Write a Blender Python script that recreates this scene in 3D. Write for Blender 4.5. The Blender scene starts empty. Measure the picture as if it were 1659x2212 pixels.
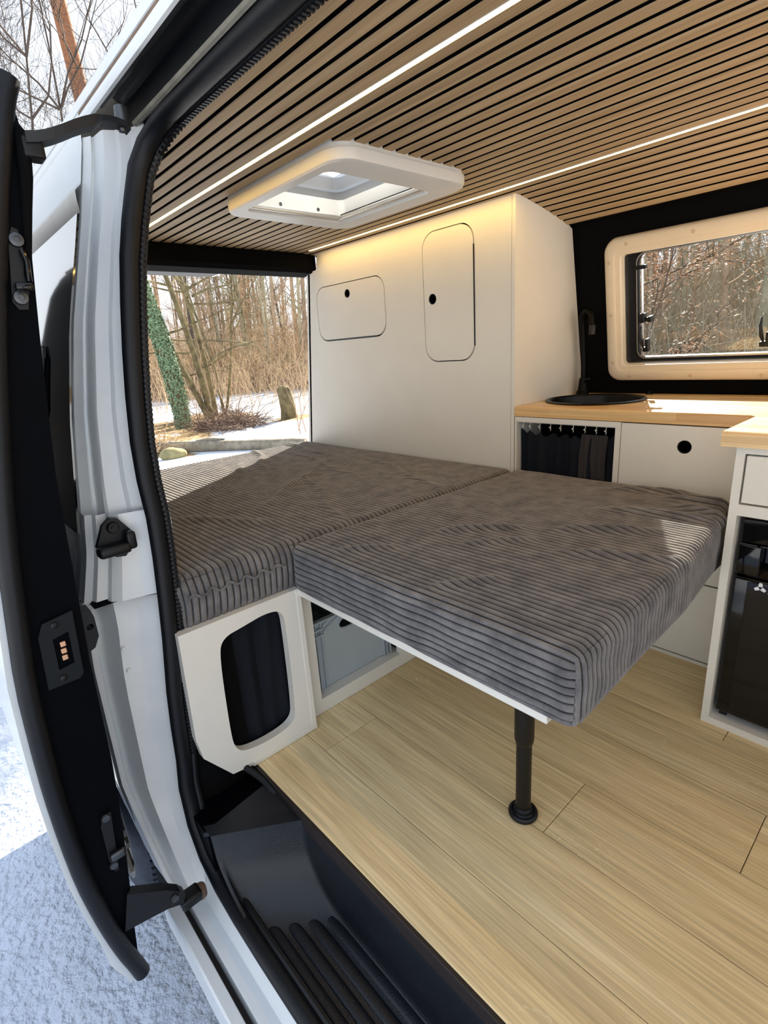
import bpy, bmesh, math, random
import numpy as np
from mathutils import Vector, Matrix, noise
from mathutils.geometry import tessellate_polygon

S = bpy.context.scene
COL = S.collection
PI = math.pi
R = math.radians
# ------------------------------------------------------------------ camera
# world: +X = front of the van, +Y = across the van to the driver's wall, Z up, z=0 = van floor
cd = bpy.data.cameras.new('camera')
cam = bpy.data.objects.new('camera', cd); COL.objects.link(cam)
RT = ((0.67350713, 0.73630756, -0.06511013), (0.1756703, -0.24500098, -0.95347494), (-0.71800285, 0.63073426, -0.29435728))
m = Matrix.Identity(4)
for i in range(3):
    m[i][0] = RT[0][i]; m[i][1] = -RT[1][i]; m[i][2] = -RT[2][i]
m[2][3] = 0.9
cam.matrix_world = m
cd.sensor_fit = 'VERTICAL'; cd.sensor_height = 24.0
cd.lens = 1132.0/2212.0*24.0
cd.clip_start = 0.01; cd.clip_end = 300
S.camera = cam
# ------------------------------------------------------------------ sky, sun, exposure
w = bpy.data.worlds.new('sky'); S.world = w; w.use_nodes = True
nt = w.node_tree; nt.nodes.clear()
wo = nt.nodes.new('ShaderNodeOutputWorld'); bg = nt.nodes.new('ShaderNodeBackground')
tc = nt.nodes.new('ShaderNodeTexCoord'); sx = nt.nodes.new('ShaderNodeSeparateXYZ'); rp = nt.nodes.new('ShaderNodeValToRGB')
nt.links.new(tc.outputs['Generated'], sx.inputs[0]); nt.links.new(sx.outputs['Z'], rp.inputs[0])
rp.color_ramp.elements[0].position = 0.0; rp.color_ramp.elements[0].color = (0.95, 0.975, 1.0, 1)
rp.color_ramp.elements[1].position = 0.8; rp.color_ramp.elements[1].color = (0.66, 0.79, 1.0, 1)
nt.links.new(rp.outputs[0], bg.inputs['Color']); bg.inputs['Strength'].default_value = 0.95
nt.links.new(bg.outputs[0], wo.inputs['Surface'])
sl = bpy.data.lights.new('sun', 'SUN'); so = bpy.data.objects.new('sun', sl); COL.objects.link(so)
sl.energy = 13.0; sl.angle = R(0.6); sl.color = (1.0, 0.91, 0.76)
EL = R(31.5); hd = Vector((-0.46, 0.888)).normalized()
tosun = Vector((hd.x*math.cos(EL), hd.y*math.cos(EL), math.sin(EL)))
so.rotation_euler = tosun.to_track_quat('Z', 'Y').to_euler()
S.view_settings.view_transform = 'Standard'; S.view_settings.look = 'None'
S.view_settings.gamma = 1.0; S.view_settings.use_curve_mapping = False
S.view_settings.exposure = 0.52
LED_POWER = 25.0
# ------------------------------------------------------------------ materials
def srgb(r, g, b):
    f = lambda c: (c/255/12.92) if c/255 <= 0.04045 else ((c/255+0.055)/1.055)**2.4
    return (f(r), f(g), f(b), 1)
MATS = {}
def mat(name, col, rough=0.5, metal=0.0, var=0.0, vscale=20.0, bump=0.0, bscale=200.0, spec=0.5, stretch=None, sheen=0.0, coat=0.0, rnd=0.0, col2=None):
    mt = bpy.data.materials.new(name); mt.use_nodes = True
    t = mt.node_tree; n = t.nodes; L = t.links; p = n['Principled BSDF']
    p.inputs['Base Color'].default_value = col; p.inputs['Roughness'].default_value = rough
    p.inputs['Metallic'].default_value = metal; p.inputs['Specular IOR Level'].default_value = spec
    if sheen:
        p.inputs['Sheen Weight'].default_value = sheen; p.inputs['Sheen Roughness'].default_value = 0.4
    if coat: p.inputs['Coat Weight'].default_value = coat; p.inputs['Coat Roughness'].default_value = 0.05
    if var or bump or rnd or col2:
        c = n.new('ShaderNodeTexCoord'); mp = n.new('ShaderNodeMapping'); L.new(c.outputs['Object'], mp.inputs[0])
        if stretch: mp.inputs['Scale'].default_value = stretch
        oi = n.new('ShaderNodeObjectInfo')
        if rnd:
            vm = n.new('ShaderNodeVectorMath'); vm.operation = 'SCALE'; vm.inputs[0].default_value = (37., 11., 23.)
            L.new(oi.outputs['Random'], vm.inputs['Scale']); L.new(vm.outputs[0], mp.inputs['Location'])
        last = None
        if var or col2:
            ns = n.new('ShaderNodeTexNoise'); ns.inputs['Scale'].default_value = vscale; ns.inputs['Detail'].default_value = 6
            ns.inputs['Roughness'].default_value = 0.6
            L.new(mp.outputs[0], ns.inputs['Vector'])
            mr = n.new('ShaderNodeMapRange'); mr.inputs[1].default_value = 0.3; mr.inputs[2].default_value = 0.7
            L.new(ns.outputs['Fac'], mr.inputs[0])
            mx = n.new('ShaderNodeMix'); mx.data_type = 'RGBA'
            lo = tuple(v*(1-var) for v in col[:3])+(1,); hi = tuple(min(1, v*(1+var)) for v in col[:3])+(1,)
            if col2: lo, hi = col, col2
            mx.inputs[6].default_value = lo; mx.inputs[7].default_value = hi
            L.new(mr.outputs[0], mx.inputs[0]); last = mx.outputs[2]
        if rnd:
            mr2 = n.new('ShaderNodeMapRange'); mr2.inputs[3].default_value = 1-rnd; mr2.inputs[4].default_value = 1+rnd
            L.new(oi.outputs['Random'], mr2.inputs[0])
            hv = n.new('ShaderNodeHueSaturation'); L.new(mr2.outputs[0], hv.inputs['Value'])
            if last: L.new(last, hv.inputs['Color'])
            else: hv.inputs['Color'].default_value = col
            last = hv.outputs[0]
        if last: L.new(last, p.inputs['Base Color'])
        if bump:
            nb = n.new('ShaderNodeTexNoise'); nb.inputs['Scale'].default_value = bscale; nb.inputs['Detail'].default_value = 3
            L.new(mp.outputs[0], nb.inputs['Vector'])
            b = n.new('ShaderNodeBump'); b.inputs['Strength'].default_value = bump; b.inputs['Distance'].default_value = 0.002
            L.new(nb.outputs['Fac'], b.inputs['Height']); L.new(b.outputs[0], p.inputs['Normal'])
    MATS[name] = mt
    return mt

def wood(name, c1, c2, c3, scale=(1.2, 26, 26), rough=0.55, rnd=0.12, fine=0.35, axis_obj=True, flecks=0.0):
    mt = bpy.data.materials.new(name); mt.use_nodes = True
    t = mt.node_tree; n = t.nodes; L = t.links; p = n['Principled BSDF']
    p.inputs['Roughness'].default_value = rough; p.inputs['Specular IOR Level'].default_value = 0.3
    c = n.new('ShaderNodeTexCoord'); mp = n.new('ShaderNodeMapping'); L.new(c.outputs['Object'], mp.inputs[0])
    mp.inputs['Scale'].default_value = scale
    oi = n.new('ShaderNodeObjectInfo'); vm = n.new('ShaderNodeVectorMath'); vm.operation = 'SCALE'; vm.inputs[0].default_value = (91., 47., 33.)
    L.new(oi.outputs['Random'], vm.inputs['Scale']); L.new(vm.outputs[0], mp.inputs['Location'])
    ns = n.new('ShaderNodeTexNoise'); ns.inputs['Scale'].default_value = 1.0; ns.inputs['Detail'].default_value = 5; ns.inputs['Distortion'].default_value = 0.6
    L.new(mp.outputs[0], ns.inputs['Vector'])
    cr = n.new('ShaderNodeValToRGB'); e = cr.color_ramp.elements
    e[0].position = 0.3; e[0].color = c1; e[1].position = 0.72; e[1].color = c3
    k = e.new(0.5); k.color = c2
    L.new(ns.outputs['Fac'], cr.inputs[0])
    m2 = n.new('ShaderNodeMapping'); m2.inputs['Scale'].default_value = (scale[0]*5, scale[1]*9, scale[2]*9); L.new(c.outputs['Object'], m2.inputs[0])
    n2 = n.new('ShaderNodeTexNoise'); n2.inputs['Scale'].default_value = 1.0; n2.inputs['Detail'].default_value = 3; L.new(m2.outputs[0], n2.inputs['Vector'])
    mr = n.new('ShaderNodeMapRange'); mr.inputs[1].default_value = 0.3; mr.inputs[2].default_value = 0.7; mr.inputs[3].default_value = 1-fine; mr.inputs[4].default_value = 1+fine*0.6
    L.new(n2.outputs['Fac'], mr.inputs[0])
    mr2 = n.new('ShaderNodeMapRange'); mr2.inputs[3].default_value = 1-rnd; mr2.inputs[4].default_value = 1+rnd; L.new(oi.outputs['Random'], mr2.inputs[0])
    mu = n.new('ShaderNodeMath'); mu.operation = 'MULTIPLY'; L.new(mr.outputs[0], mu.inputs[0]); L.new(mr2.outputs[0], mu.inputs[1])
    hv = n.new('ShaderNodeHueSaturation'); L.new(mu.outputs[0], hv.inputs['Value']); L.new(cr.outputs[0], hv.inputs['Color'])
    last = hv.outputs[0]
    if flecks:
        m3 = n.new('ShaderNodeMapping'); m3.inputs['Scale'].default_value = (9, 22, 22); m3.inputs['Rotation'].default_value = (0, 0, 0.5); L.new(c.outputs['Object'], m3.inputs[0])
        L.new(vm.outputs[0], m3.inputs['Location'])
        wv = n.new('ShaderNodeTexNoise'); wv.inputs['Scale'].default_value = 1.3; wv.inputs['Detail'].default_value = 1; wv.inputs['Distortion'].default_value = 2.5
        L.new(m3.outputs[0], wv.inputs['Vector'])
        r3 = n.new('ShaderNodeValToRGB'); q = r3.color_ramp.elements; q[0].position = 0.485; q[0].color = (0, 0, 0, 1); q[1].position = 0.5; q[1].color = (1, 1, 1, 1)
        z = q.new(0.515); z.color = (0, 0, 0, 1); L.new(wv.outputs['Fac'], r3.inputs[0])
        m4 = n.new('ShaderNodeMapping'); m4.inputs['Scale'].default_value = (2.2, 7, 7); L.new(c.outputs['Object'], m4.inputs[0]); L.new(vm.outputs[0], m4.inputs['Location'])
        n4 = n.new('ShaderNodeTexNoise'); n4.inputs['Scale'].default_value = 1; L.new(m4.outputs[0], n4.inputs['Vector'])
        r4 = n.new('ShaderNodeMapRange'); r4.inputs[1].default_value = 0.52; r4.inputs[2].default_value = 0.7; r4.inputs[4].default_value = flecks; L.new(n4.outputs['Fac'], r4.inputs[0])
        mm = n.new('ShaderNodeMath'); mm.operation = 'MULTIPLY'; L.new(r3.outputs[0], mm.inputs[0]); L.new(r4.outputs[0], mm.inputs[1])
        mx = n.new('ShaderNodeMix'); mx.data_type = 'RGBA'; mx.blend_type = 'MIX'
        L.new(mm.outputs[0], mx.inputs[0]); L.new(last, mx.inputs[6]); mx.inputs[7].default_value = tuple(min(1, v*1.5) for v in c3[:3])+(1,)
        last = mx.outputs[2]
    L.new(last, p.inputs['Base Color'])
    b = n.new('ShaderNodeBump'); b.inputs['Strength'].default_value = 0.12; b.inputs['Distance'].default_value = 0.001
    L.new(n2.outputs['Fac'], b.inputs['Height']); L.new(b.outputs[0], p.inputs['Normal'])
    MATS[name] = mt
    return mt

def emit(name, col, s):
    mt = bpy.data.materials.new(name); mt.use_nodes = True; n = mt.node_tree.nodes; p = n['Principled BSDF']
    p.inputs['Emission Color'].default_value = col; p.inputs['Emission Strength'].default_value = s
    p.inputs['Base Color'].default_value = (0.9, 0.85, 0.7, 1)
    return mt

def glass(name, tint=(0.97, 0.98, 0.98, 1), gl=0.07, rough=0.02):
    mt = bpy.data.materials.new(name); mt.use_nodes = True; t = mt.node_tree; n = t.nodes; n.clear()
    o = n.new('ShaderNodeOutputMaterial'); a = n.new('ShaderNodeBsdfTransparent'); a.inputs[0].default_value = tint
    g = n.new('ShaderNodeBsdfGlossy'); g.inputs['Roughness'].default_value = rough
    x = n.new('ShaderNodeMixShader'); x.inputs[0].default_value = gl
    t.links.new(a.outputs[0], x.inputs[1]); t.links.new(g.outputs[0], x.inputs[2]); t.links.new(x.outputs[0], o.inputs[0])
    return mt

def translucent(name, col, mixv=0.6):
    mt = bpy.data.materials.new(name); mt.use_nodes = True; t = mt.node_tree; n = t.nodes; n.clear()
    o = n.new('ShaderNodeOutputMaterial'); a = n.new('ShaderNodeBsdfTranslucent'); a.inputs[0].default_value = col
    g = n.new('ShaderNodeBsdfDiffuse'); g.inputs[0].default_value = col
    x = n.new('ShaderNodeMixShader'); x.inputs[0].default_value = mixv
    t.links.new(g.outputs[0], x.inputs[1]); t.links.new(a.outputs[0], x.inputs[2]); t.links.new(x.outputs[0], o.inputs[0])
    return mt

M_white_panel = mat('white_laminate', srgb(226, 222, 212), 0.45, var=0.025, vscale=6, bump=0.06, bscale=500)
M_white_paint = mat('white_car_paint', srgb(222, 226, 228), 0.28, var=0.03, vscale=5, coat=0.3)
M_jamb_paint = mat('dusty_white_car_paint', srgb(230, 233, 235), 0.33, var=0.09, vscale=7, col2=srgb(243, 244, 241), bump=0.02, bscale=300)
M_white_plastic = mat('white_plastic', srgb(222, 220, 214), 0.4, var=0.02, vscale=8, bump=0.03, bscale=400)
M_beige_plastic = mat('cream_plastic', srgb(228, 214, 190), 0.42, var=0.03, vscale=9, bump=0.05, bscale=400)
M_black_felt = mat('black_felt', srgb(9, 9, 10), 0.95, var=0.2, vscale=60, spec=0.1)
M_black_plastic = mat('black_plastic', srgb(13, 15, 19), 0.42, var=0.15, vscale=20, bump=0.15, bscale=350, spec=.35)
M_tray_plastic = mat('grained_black_plastic', srgb(20, 24, 31), 0.38, var=0.18, vscale=16, bump=0.35, bscale=420, spec=0.5)
M_black_rubber = mat('black_rubber', srgb(12, 14, 19), 0.45, var=0.12, vscale=18, bump=0.1, bscale=160, spec=.32)
M_black_inside = mat('matt_black_paint', srgb(2, 3, 7), 0.6, var=0.2, vscale=14, spec=0.06)
M_black_metal = mat('black_powder_coat', srgb(9, 9, 10), 0.4, bump=0.08, bscale=400, spec=0.35)
M_black_gloss = mat('glossy_black', srgb(6, 7, 10), 0.1, var=0.08, vscale=5, coat=0.15, spec=.4)
M_dark_edge = mat('dark_brown_edging', srgb(38, 30, 28), 0.5, var=0.1)
M_slat = wood('oak_veneer_slat', srgb(164, 138, 103), srgb(182, 155, 118), srgb(194, 170, 134), (1.4, 50, 50), 0.6, 0.05, 0.14)
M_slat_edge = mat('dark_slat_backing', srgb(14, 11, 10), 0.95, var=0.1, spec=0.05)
M_floor = wood('oak_vinyl_plank', srgb(208, 181, 134), srgb(227, 202, 154), srgb(240, 219, 174), (1.2, 22, 22), 0.45, 0.09, 0.24, flecks=0.5)
M_subfloor = mat('plank_joint_dark', srgb(70, 52, 34), 0.8, var=0.1)
M_fabric = mat('charcoal_corduroy', srgb(88, 86, 88), 0.9, vscale=22, col2=srgb(134, 130, 128), bump=0.7, bscale=900, spec=0.08, sheen=0.35)
def groove_dark(mt):   # base weave between the wales painted darker to deepen the groove shade
    t = mt.node_tree; p = t.nodes['Principled BSDF']; src = p.inputs['Base Color'].links[0].from_socket
    a = t.nodes.new('ShaderNodeAttribute'); a.attribute_name = 'groove'; x = t.nodes.new('ShaderNodeMix'); x.data_type = 'RGBA'
    t.links.new(a.outputs['Fac'], x.inputs[0]); t.links.new(src, x.inputs[6]); x.inputs[7].default_value = srgb(34, 31, 30); t.links.new(x.outputs[2], p.inputs['Base Color'])
groove_dark(M_fabric)
M_crate = mat('grey_crate_plastic', srgb(164, 174, 180), 0.42, var=0.04, vscale=9)
M_cloth = mat('navy_black_cloth', srgb(24, 27, 34), 0.85, var=0.2, vscale=10, spec=0.15)
M_sink = mat('black_sink_granite', srgb(8, 8, 9), 0.35, var=0.15, vscale=60, spec=.3)
M_chrome = mat('chrome', srgb(200, 200, 200), 0.2, metal=1.0)
M_alu = mat('brushed_aluminium', srgb(190, 186, 178), 0.35, metal=1.0, var=0.06, vscale=40)
M_steel = mat('dull_steel', srgb(90, 92, 95), 0.4, metal=0.9, var=0.2)
M_tap = mat('matt_black_tap', srgb(5, 5, 5), 0.45, spec=.15, bump=.03)
M_copper = mat('copper_contact', srgb(226, 176, 140), 0.3, metal=0.7)
M_rust = mat('rusty_roller', srgb(120, 96, 78), 0.6, metal=0.3, var=0.3, vscale=60)
M_print = mat('white_print', srgb(235, 238, 240), 0.5)
M_tyre = mat('tyre_rubber', srgb(52, 58, 70), 0.8, var=0.3, vscale=30)
M_rim = mat('dark_wheel_trim', srgb(118, 112, 104), 0.35, metal=0.6, var=0.25, vscale=12)
M_carglass = mat('dark_tinted_glass', srgb(10, 12, 16), 0.03, spec=1.0, coat=1.0)
M_pane = glass('acrylic_pane')
M_drop = mat('water_drop', srgb(235, 240, 245), 0.05, spec=1.0); MATS['water_drop'].node_tree.nodes['Principled BSDF'].inputs['Transmission Weight'].default_value = 0.6
M_dome = translucent('white_acrylic_dome', (0.96, 0.965, 0.97, 1), 0.8)
M_led = emit('warm_led', (1.0, 0.60, 0.13, 1), LED_POWER)

def worktop_mat():
    mt = bpy.data.materials.new('butcher_block'); mt.use_nodes = True; t = mt.node_tree; n = t.nodes; L = t.links; p = n['Principled BSDF']
    p.inputs['Roughness'].default_value = 0.3; p.inputs['Specular IOR Level'].default_value = 0.45
    c = n.new('ShaderNodeTexCoord'); sp = n.new('ShaderNodeSeparateXYZ'); L.new(c.outputs['Object'], sp.inputs[0])
    ad = n.new('ShaderNodeMath'); ad.operation = 'SUBTRACT'; L.new(sp.outputs['Y'], ad.inputs[0]); L.new(sp.outputs['Z'], ad.inputs[1])
    cb = n.new('ShaderNodeCombineXYZ'); L.new(sp.outputs['X'], cb.inputs['X']); L.new(ad.outputs[0], cb.inputs['Y'])
    b = n.new('ShaderNodeTexBrick'); L.new(cb.outputs[0], b.inputs['Vector'])
    b.inputs['Color1'].default_value = srgb(242, 208, 152); b.inputs['Color2'].default_value = srgb(212, 166, 108); b.inputs['Mortar'].default_value = srgb(196, 150, 96)
    b.inputs['Scale'].default_value = 1; b.inputs['Mortar Size'].default_value = 0.0004; b.inputs['Brick Width'].default_value = 0.37; b.inputs['Row Height'].default_value = 0.042; b.inputs['Bias'].default_value = -0.15
    b.offset = 0.37
    mp = n.new('ShaderNodeMapping'); mp.inputs['Scale'].default_value = (2, 60, 60); L.new(c.outputs['Object'], mp.inputs[0])
    ns = n.new('ShaderNodeTexNoise'); ns.inputs['Scale'].default_value = 1; ns.inputs['Detail'].default_value = 5; ns.inputs['Distortion'].default_value = 0.7; L.new(mp.outputs[0], ns.inputs['Vector'])
    mr = n.new('ShaderNodeMapRange'); mr.inputs[1].default_value = 0.3; mr.inputs[2].default_value = 0.7; mr.inputs[3].default_value = 0.8; mr.inputs[4].default_value = 1.12; L.new(ns.outputs['Fac'], mr.inputs[0])
    hv = n.new('ShaderNodeHueSaturation'); L.new(b.outputs['Color'], hv.inputs['Color']); L.new(mr.outputs[0], hv.inputs['Value'])
    L.new(hv.outputs[0], p.inputs['Base Color'])
    return mt
M_worktop = worktop_mat()

def attr_mat(name, cols, attr, rough=0.9, var=0.2, vscale=8, bump=0.5, bscale=40, dist=0.02):
    """two cover types mixed by a painted cover attribute (snow / leaf litter)"""
    mt = bpy.data.materials.new(name); mt.use_nodes = True; t = mt.node_tree; n = t.nodes; L = t.links; p = n['Principled BSDF']
    p.inputs['Roughness'].default_value = rough; p.inputs['Specular IOR Level'].default_value = 0.2
    a = n.new('ShaderNodeAttribute'); a.attribute_name = attr
    c = n.new('ShaderNodeTexCoord')
    ns = n.new('ShaderNodeTexNoise'); ns.inputs['Scale'].default_value = vscale; ns.inputs['Detail'].default_value = 8; ns.inputs['Roughness'].default_value = 0.7; L.new(c.outputs['Object'], ns.inputs['Vector'])
    sub = n.new('ShaderNodeMath'); sub.operation = 'SUBTRACT'; L.new(a.outputs['Fac'], sub.inputs[0]); L.new(ns.outputs['Fac'], sub.inputs[1])
    mr = n.new('ShaderNodeMapRange'); mr.inputs[1].default_value = -0.05; mr.inputs[2].default_value = 0.05; L.new(sub.outputs[0], mr.inputs[0])
    n2 = n.new('ShaderNodeTexNoise'); n2.inputs['Scale'].default_value = vscale*4; n2.inputs['Detail'].default_value = 6; L.new(c.outputs['Object'], n2.inputs['Vector'])
    r2 = n.new('ShaderNodeValToRGB'); e = r2.color_ramp.elements; e[0].position = 0.35; e[0].color = cols[1]; e[1].position = 0.65; e[1].color = cols[2]; L.new(n2.outputs['Fac'], r2.inputs[0])
    mx = n.new('ShaderNodeMix'); mx.data_type = 'RGBA'; mx.inputs[6].default_value = cols[0]; L.new(r2.outputs[0], mx.inputs[7]); L.new(mr.outputs[0], mx.inputs[0])
    L.new(mx.outputs[2], p.inputs['Base Color'])
    nb = n.new('ShaderNodeTexNoise'); nb.inputs['Scale'].default_value = bscale; nb.inputs['Detail'].default_value = 6; nb.inputs['Roughness'].default_value = 0.65; L.new(c.outputs['Object'], nb.inputs['Vector'])
    b = n.new('ShaderNodeBump'); b.inputs['Strength'].default_value = bump; b.inputs['Distance'].default_value = dist; L.new(nb.outputs['Fac'], b.inputs['Height']); L.new(b.outputs[0], p.inputs['Normal'])
    return mt
M_ground = attr_mat('snow_over_leaf_litter', (srgb(214, 219, 227), srgb(112, 88, 62), srgb(176, 150, 108)), 'cover', vscale=2.2)
M_bark_moss = mat('mossy_bark', srgb(74, 64, 50), 0.95, vscale=5, col2=srgb(146, 134, 96), bump=1.0, bscale=30, rnd=0.1)
M_bark_brown = mat('brown_bark', srgb(140, 118, 96), 0.95, vscale=3, col2=srgb(190, 166, 138), bump=1.0, bscale=14, rnd=0.22)
M_bark_green = mat('green_algae_bark', srgb(148, 146, 124), 0.95, vscale=3, col2=srgb(182, 176, 154), bump=1.0, bscale=14, rnd=0.15)
M_bark_dark = mat('dark_bark', srgb(78, 66, 56), 0.95, vscale=6, col2=srgb(112, 96, 80), bump=0.8, bscale=30, rnd=0.2)
M_bark_grey = mat('grey_brown_bark', srgb(66, 58, 54), 0.95, vscale=6, col2=srgb(98, 86, 78), bump=.5, bscale=30)
M_pine = mat('orange_pine_bark', srgb(128, 84, 58), 0.9, vscale=9, col2=srgb(166, 116, 84), bump=1.0, bscale=30)
M_ivy = mat('ivy_leaf', srgb(72, 98, 68), 0.5, vscale=14, col2=srgb(140, 164, 124))
M_twig = mat('brown_twig', srgb(168, 142, 110), 0.95, vscale=1.5, col2=srgb(216, 192, 156))
M_twig_red = mat('reddish_twig', srgb(146, 118, 96), 0.95, vscale=2, col2=srgb(186, 158, 132))
M_beech = mat('dry_beech_leaf', srgb(196, 146, 108), 0.7, vscale=2, col2=srgb(232, 192, 156))
M_log = mat('weathered_log', srgb(112, 104, 90), 0.95, vscale=9, col2=srgb(160, 150, 132), bump=1.0, bscale=40)
M_stone = mat('mossy_stone', srgb(128, 122, 84), 0.95, vscale=9, col2=srgb(160, 150, 110), bump=0.8, bscale=30)

# ------------------------------------------------------------------ builders
class B:
    """collects shapes into one mesh"""
    def __init__(self): self.v = []; self.f = []; self.sm = []
    def add(self, vs, fs, smooth=False):
        o = len(self.v); self.v += [tuple(p) for p in vs]
        for q in fs: self.f.append(tuple(i+o for i in q)); self.sm.append(smooth)
        return self
    def bm(self, bm, smooth=False):
        bm.verts.index_update(); self.add([v.co[:] for v in bm.verts], [[v.index for v in f.verts] for f in bm.faces], smooth); bm.free(); return self
    def box(self, x0, x1, y0, y1, z0, z1, bev=0.0, seg=2, mtx=None):
        b = bmesh.new(); bmesh.ops.create_cube(b, size=1)
        for v in b.verts:
            v.co = Vector(((x0+x1)/2+v.co.x*(x1-x0), (y0+y1)/2+v.co.y*(y1-y0), (z0+z1)/2+v.co.z*(z1-z0)))
        if bev: bmesh.ops.bevel(b, geom=b.edges[:], offset=bev, segments=seg, profile=0.5, affect='EDGES')
        if mtx: bmesh.ops.transform(b, matrix=mtx, verts=b.verts)
        return self.bm(b, bool(bev) and seg > 2)
    def tube(self, pts, r, n=8, cap=True, smooth=True, flat=1.0):
        """swept round section; r is a number or a list"""
        pts = [Vector(p) for p in pts]; k = len(pts)
        rs = r if isinstance(r, (list, tuple)) else [r]*k
        vs = []; up = None
        for i, p in enumerate(pts):
            t = (pts[min(i+1, k-1)]-pts[max(i-1, 0)]).normalized()
            if up is None:
                up = Vector((0, 0, 1)) if abs(t.z) < 0.9 else Vector((1, 0, 0))
            a = t.cross(up); a.normalize(); b = a.cross(t); up = b
            for j in range(n):
                an = 2*PI*j/n
                vs.append(p+a*(math.cos(an)*rs[i])+b*(math.sin(an)*rs[i]*flat))
        fs = [(i*n+j, i*n+(j+1) % n, (i+1)*n+(j+1) % n, (i+1)*n+j) for i in range(k-1) for j in range(n)]
        if cap: fs += [tuple(range(n-1, -1, -1)), tuple((k-1)*n+j for j in range(n))]
        return self.add(vs, fs, smooth)
    def sweep(self, secs, closed=True, cap=True, smooth=True):
        """secs: list of cross-sections (lists of points of equal count)"""
        n = len(secs[0]); k = len(secs)
        vs = [p for s in secs for p in s]
        m = n if closed else n-1
        fs = [(i*n+j, i*n+(j+1) % n, (i+1)*n+(j+1) % n, (i+1)*n+j) for i in range(k-1) for j in range(m)]
        if cap and closed: fs += [tuple(range(n-1, -1, -1)), tuple((k-1)*n+j for j in range(n))]
        return self.add(vs, fs, smooth)
    def lathe(self, prof, c, n=32, smooth=True, ax='z'):
        vs = []; k = len(prof)
        for r, h in prof:
            for j in range(n):
                a = 2*PI*j/n; u, v = r*math.cos(a), r*math.sin(a)
                p = {'z': (u, v, h), 'y': (u, h, v), 'x': (h, u, v)}[ax]
                vs.append((c[0]+p[0], c[1]+p[1], c[2]+p[2]))
        fs = [(i*n+j, i*n+(j+1) % n, (i+1)*n+(j+1) % n, (i+1)*n+j) for i in range(k-1) for j in range(n)]
        if prof[0][0] < .001: fs.append(tuple(range(n-1, -1, -1)))
        if prof[-1][0] < .001: fs.append(tuple((k-1)*n+j for j in range(n)))
        return self.add(vs, fs, smooth)
    def plate(self, outer, holes, th, fn):
        """flat plate with holes: 2-D loops, thickness th along the third axis, fn(u,v,w)->xyz"""
        loops = [outer]+list(holes)
        tris = tessellate_polygon([[Vector((p[0], p[1], 0)) for p in l] for l in loops])
        flat = [p for l in loops for p in l]; n = len(flat)
        vs = [fn(p[0], p[1], 0) for p in flat]+[fn(p[0], p[1], -th) for p in flat]
        fs = [tuple(t) for t in tris]+[tuple(i+n for i in reversed(t)) for t in tris]
        o = 0
        for l in loops:
            k = len(l)
            for i in range(k): fs.append((o+i, o+(i+1) % k, n+o+(i+1) % k, n+o+i))
            o += k
        return self.add(vs, fs)
    def done(self, name, material, parent=None, kind=None, recalc=True, auto=35):
        me = bpy.data.meshes.new(name); me.from_pydata(self.v, [], self.f)
        me.polygons.foreach_set('use_smooth', self.sm)
        if recalc:
            b = bmesh.new(); b.from_mesh(me); bmesh.ops.recalc_face_normals(b, faces=b.faces)
            for e in b.edges:
                if len(e.link_faces) == 2 and e.calc_face_angle(0) > R(auto): e.smooth = False
            b.to_mesh(me); b.free()
        me.materials.append(material); me.update()
        return link(me, name, parent, kind)
def link(me, name, parent=None, kind=None):
    o = bpy.data.objects.new(name, me); COL.objects.link(o)
    if parent: setpar(o, parent)
    if kind: o['kind'] = kind
    return o
def rootloc(p):
    l = Vector(p.location)
    while p.parent: p = p.parent; l = l+Vector(p.location)
    return l
def setpar(o, parent):
    o.parent = parent; o.matrix_parent_inverse = Matrix.Identity(4)
    o.location = Vector(o.location)-rootloc(parent)
def thing(name, label, cat, loc=(0, 0, 0), group=None):
    o = bpy.data.objects.new(name, None); COL.objects.link(o); o.location = loc; o.empty_display_size = 0.05
    return tag(o, label, cat, group)
def tag(o, label, cat, group=None):
    o['label'] = label; o['category'] = cat
    if group: o['group'] = group
    return o
def struct(o): o['kind'] = 'structure'; return o
def rrect(x0, x1, y0, y1, r, n=6):
    pts = []
    for cx, cy, a0 in ((x1-r, y1-r, 0), (x0+r, y1-r, 90), (x0+r, y0+r, 180), (x1-r, y0+r, 270)):
        for i in range(n+1):
            a = R(a0+90*i/n); pts.append((cx+r*math.cos(a), cy+r*math.sin(a)))
    return pts
def circ(cx, cy, r, n=20): return [(cx+r*math.cos(2*PI*i/n), cy+r*math.sin(2*PI*i/n)) for i in range(n)]
def smooth_loop(pts, it=2):
    for _ in range(it):
        q = []
        for i in range(len(pts)):
            a, b = pts[i], pts[(i+1) % len(pts)]
            q += [(a[0]*.75+b[0]*.25, a[1]*.75+b[1]*.25), (a[0]*.25+b[0]*.75, a[1]*.25+b[1]*.75)]
        pts = q
    return pts
def smooth_path(pts, it=2):
    pts = [Vector(p) for p in pts]
    for _ in range(it):
        q = [pts[0]]
        for a, b in zip(pts[:-1], pts[1:]): q += [a*.75+b*.25, a*.25+b*.75]
        q.append(pts[-1]); pts = q
    return pts
def lerp(tab, x):
    if x <= tab[0][0]: return tab[0][1]
    for (a, fa), (b, fb) in zip(tab[:-1], tab[1:]):
        if x <= b: return fa+(fb-fa)*(x-a)/(b-a)
    return tab[-1][1]
XZ = lambda y: (lambda u, v, w_: (u, y-w_, v))        # plate facing -Y
YZ = lambda x: (lambda u, v, w_: (x+w_, u, v))        # plate facing +X
XY = lambda z: (lambda u, v, w_: (u, v, z+w_))        # plate facing up

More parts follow.
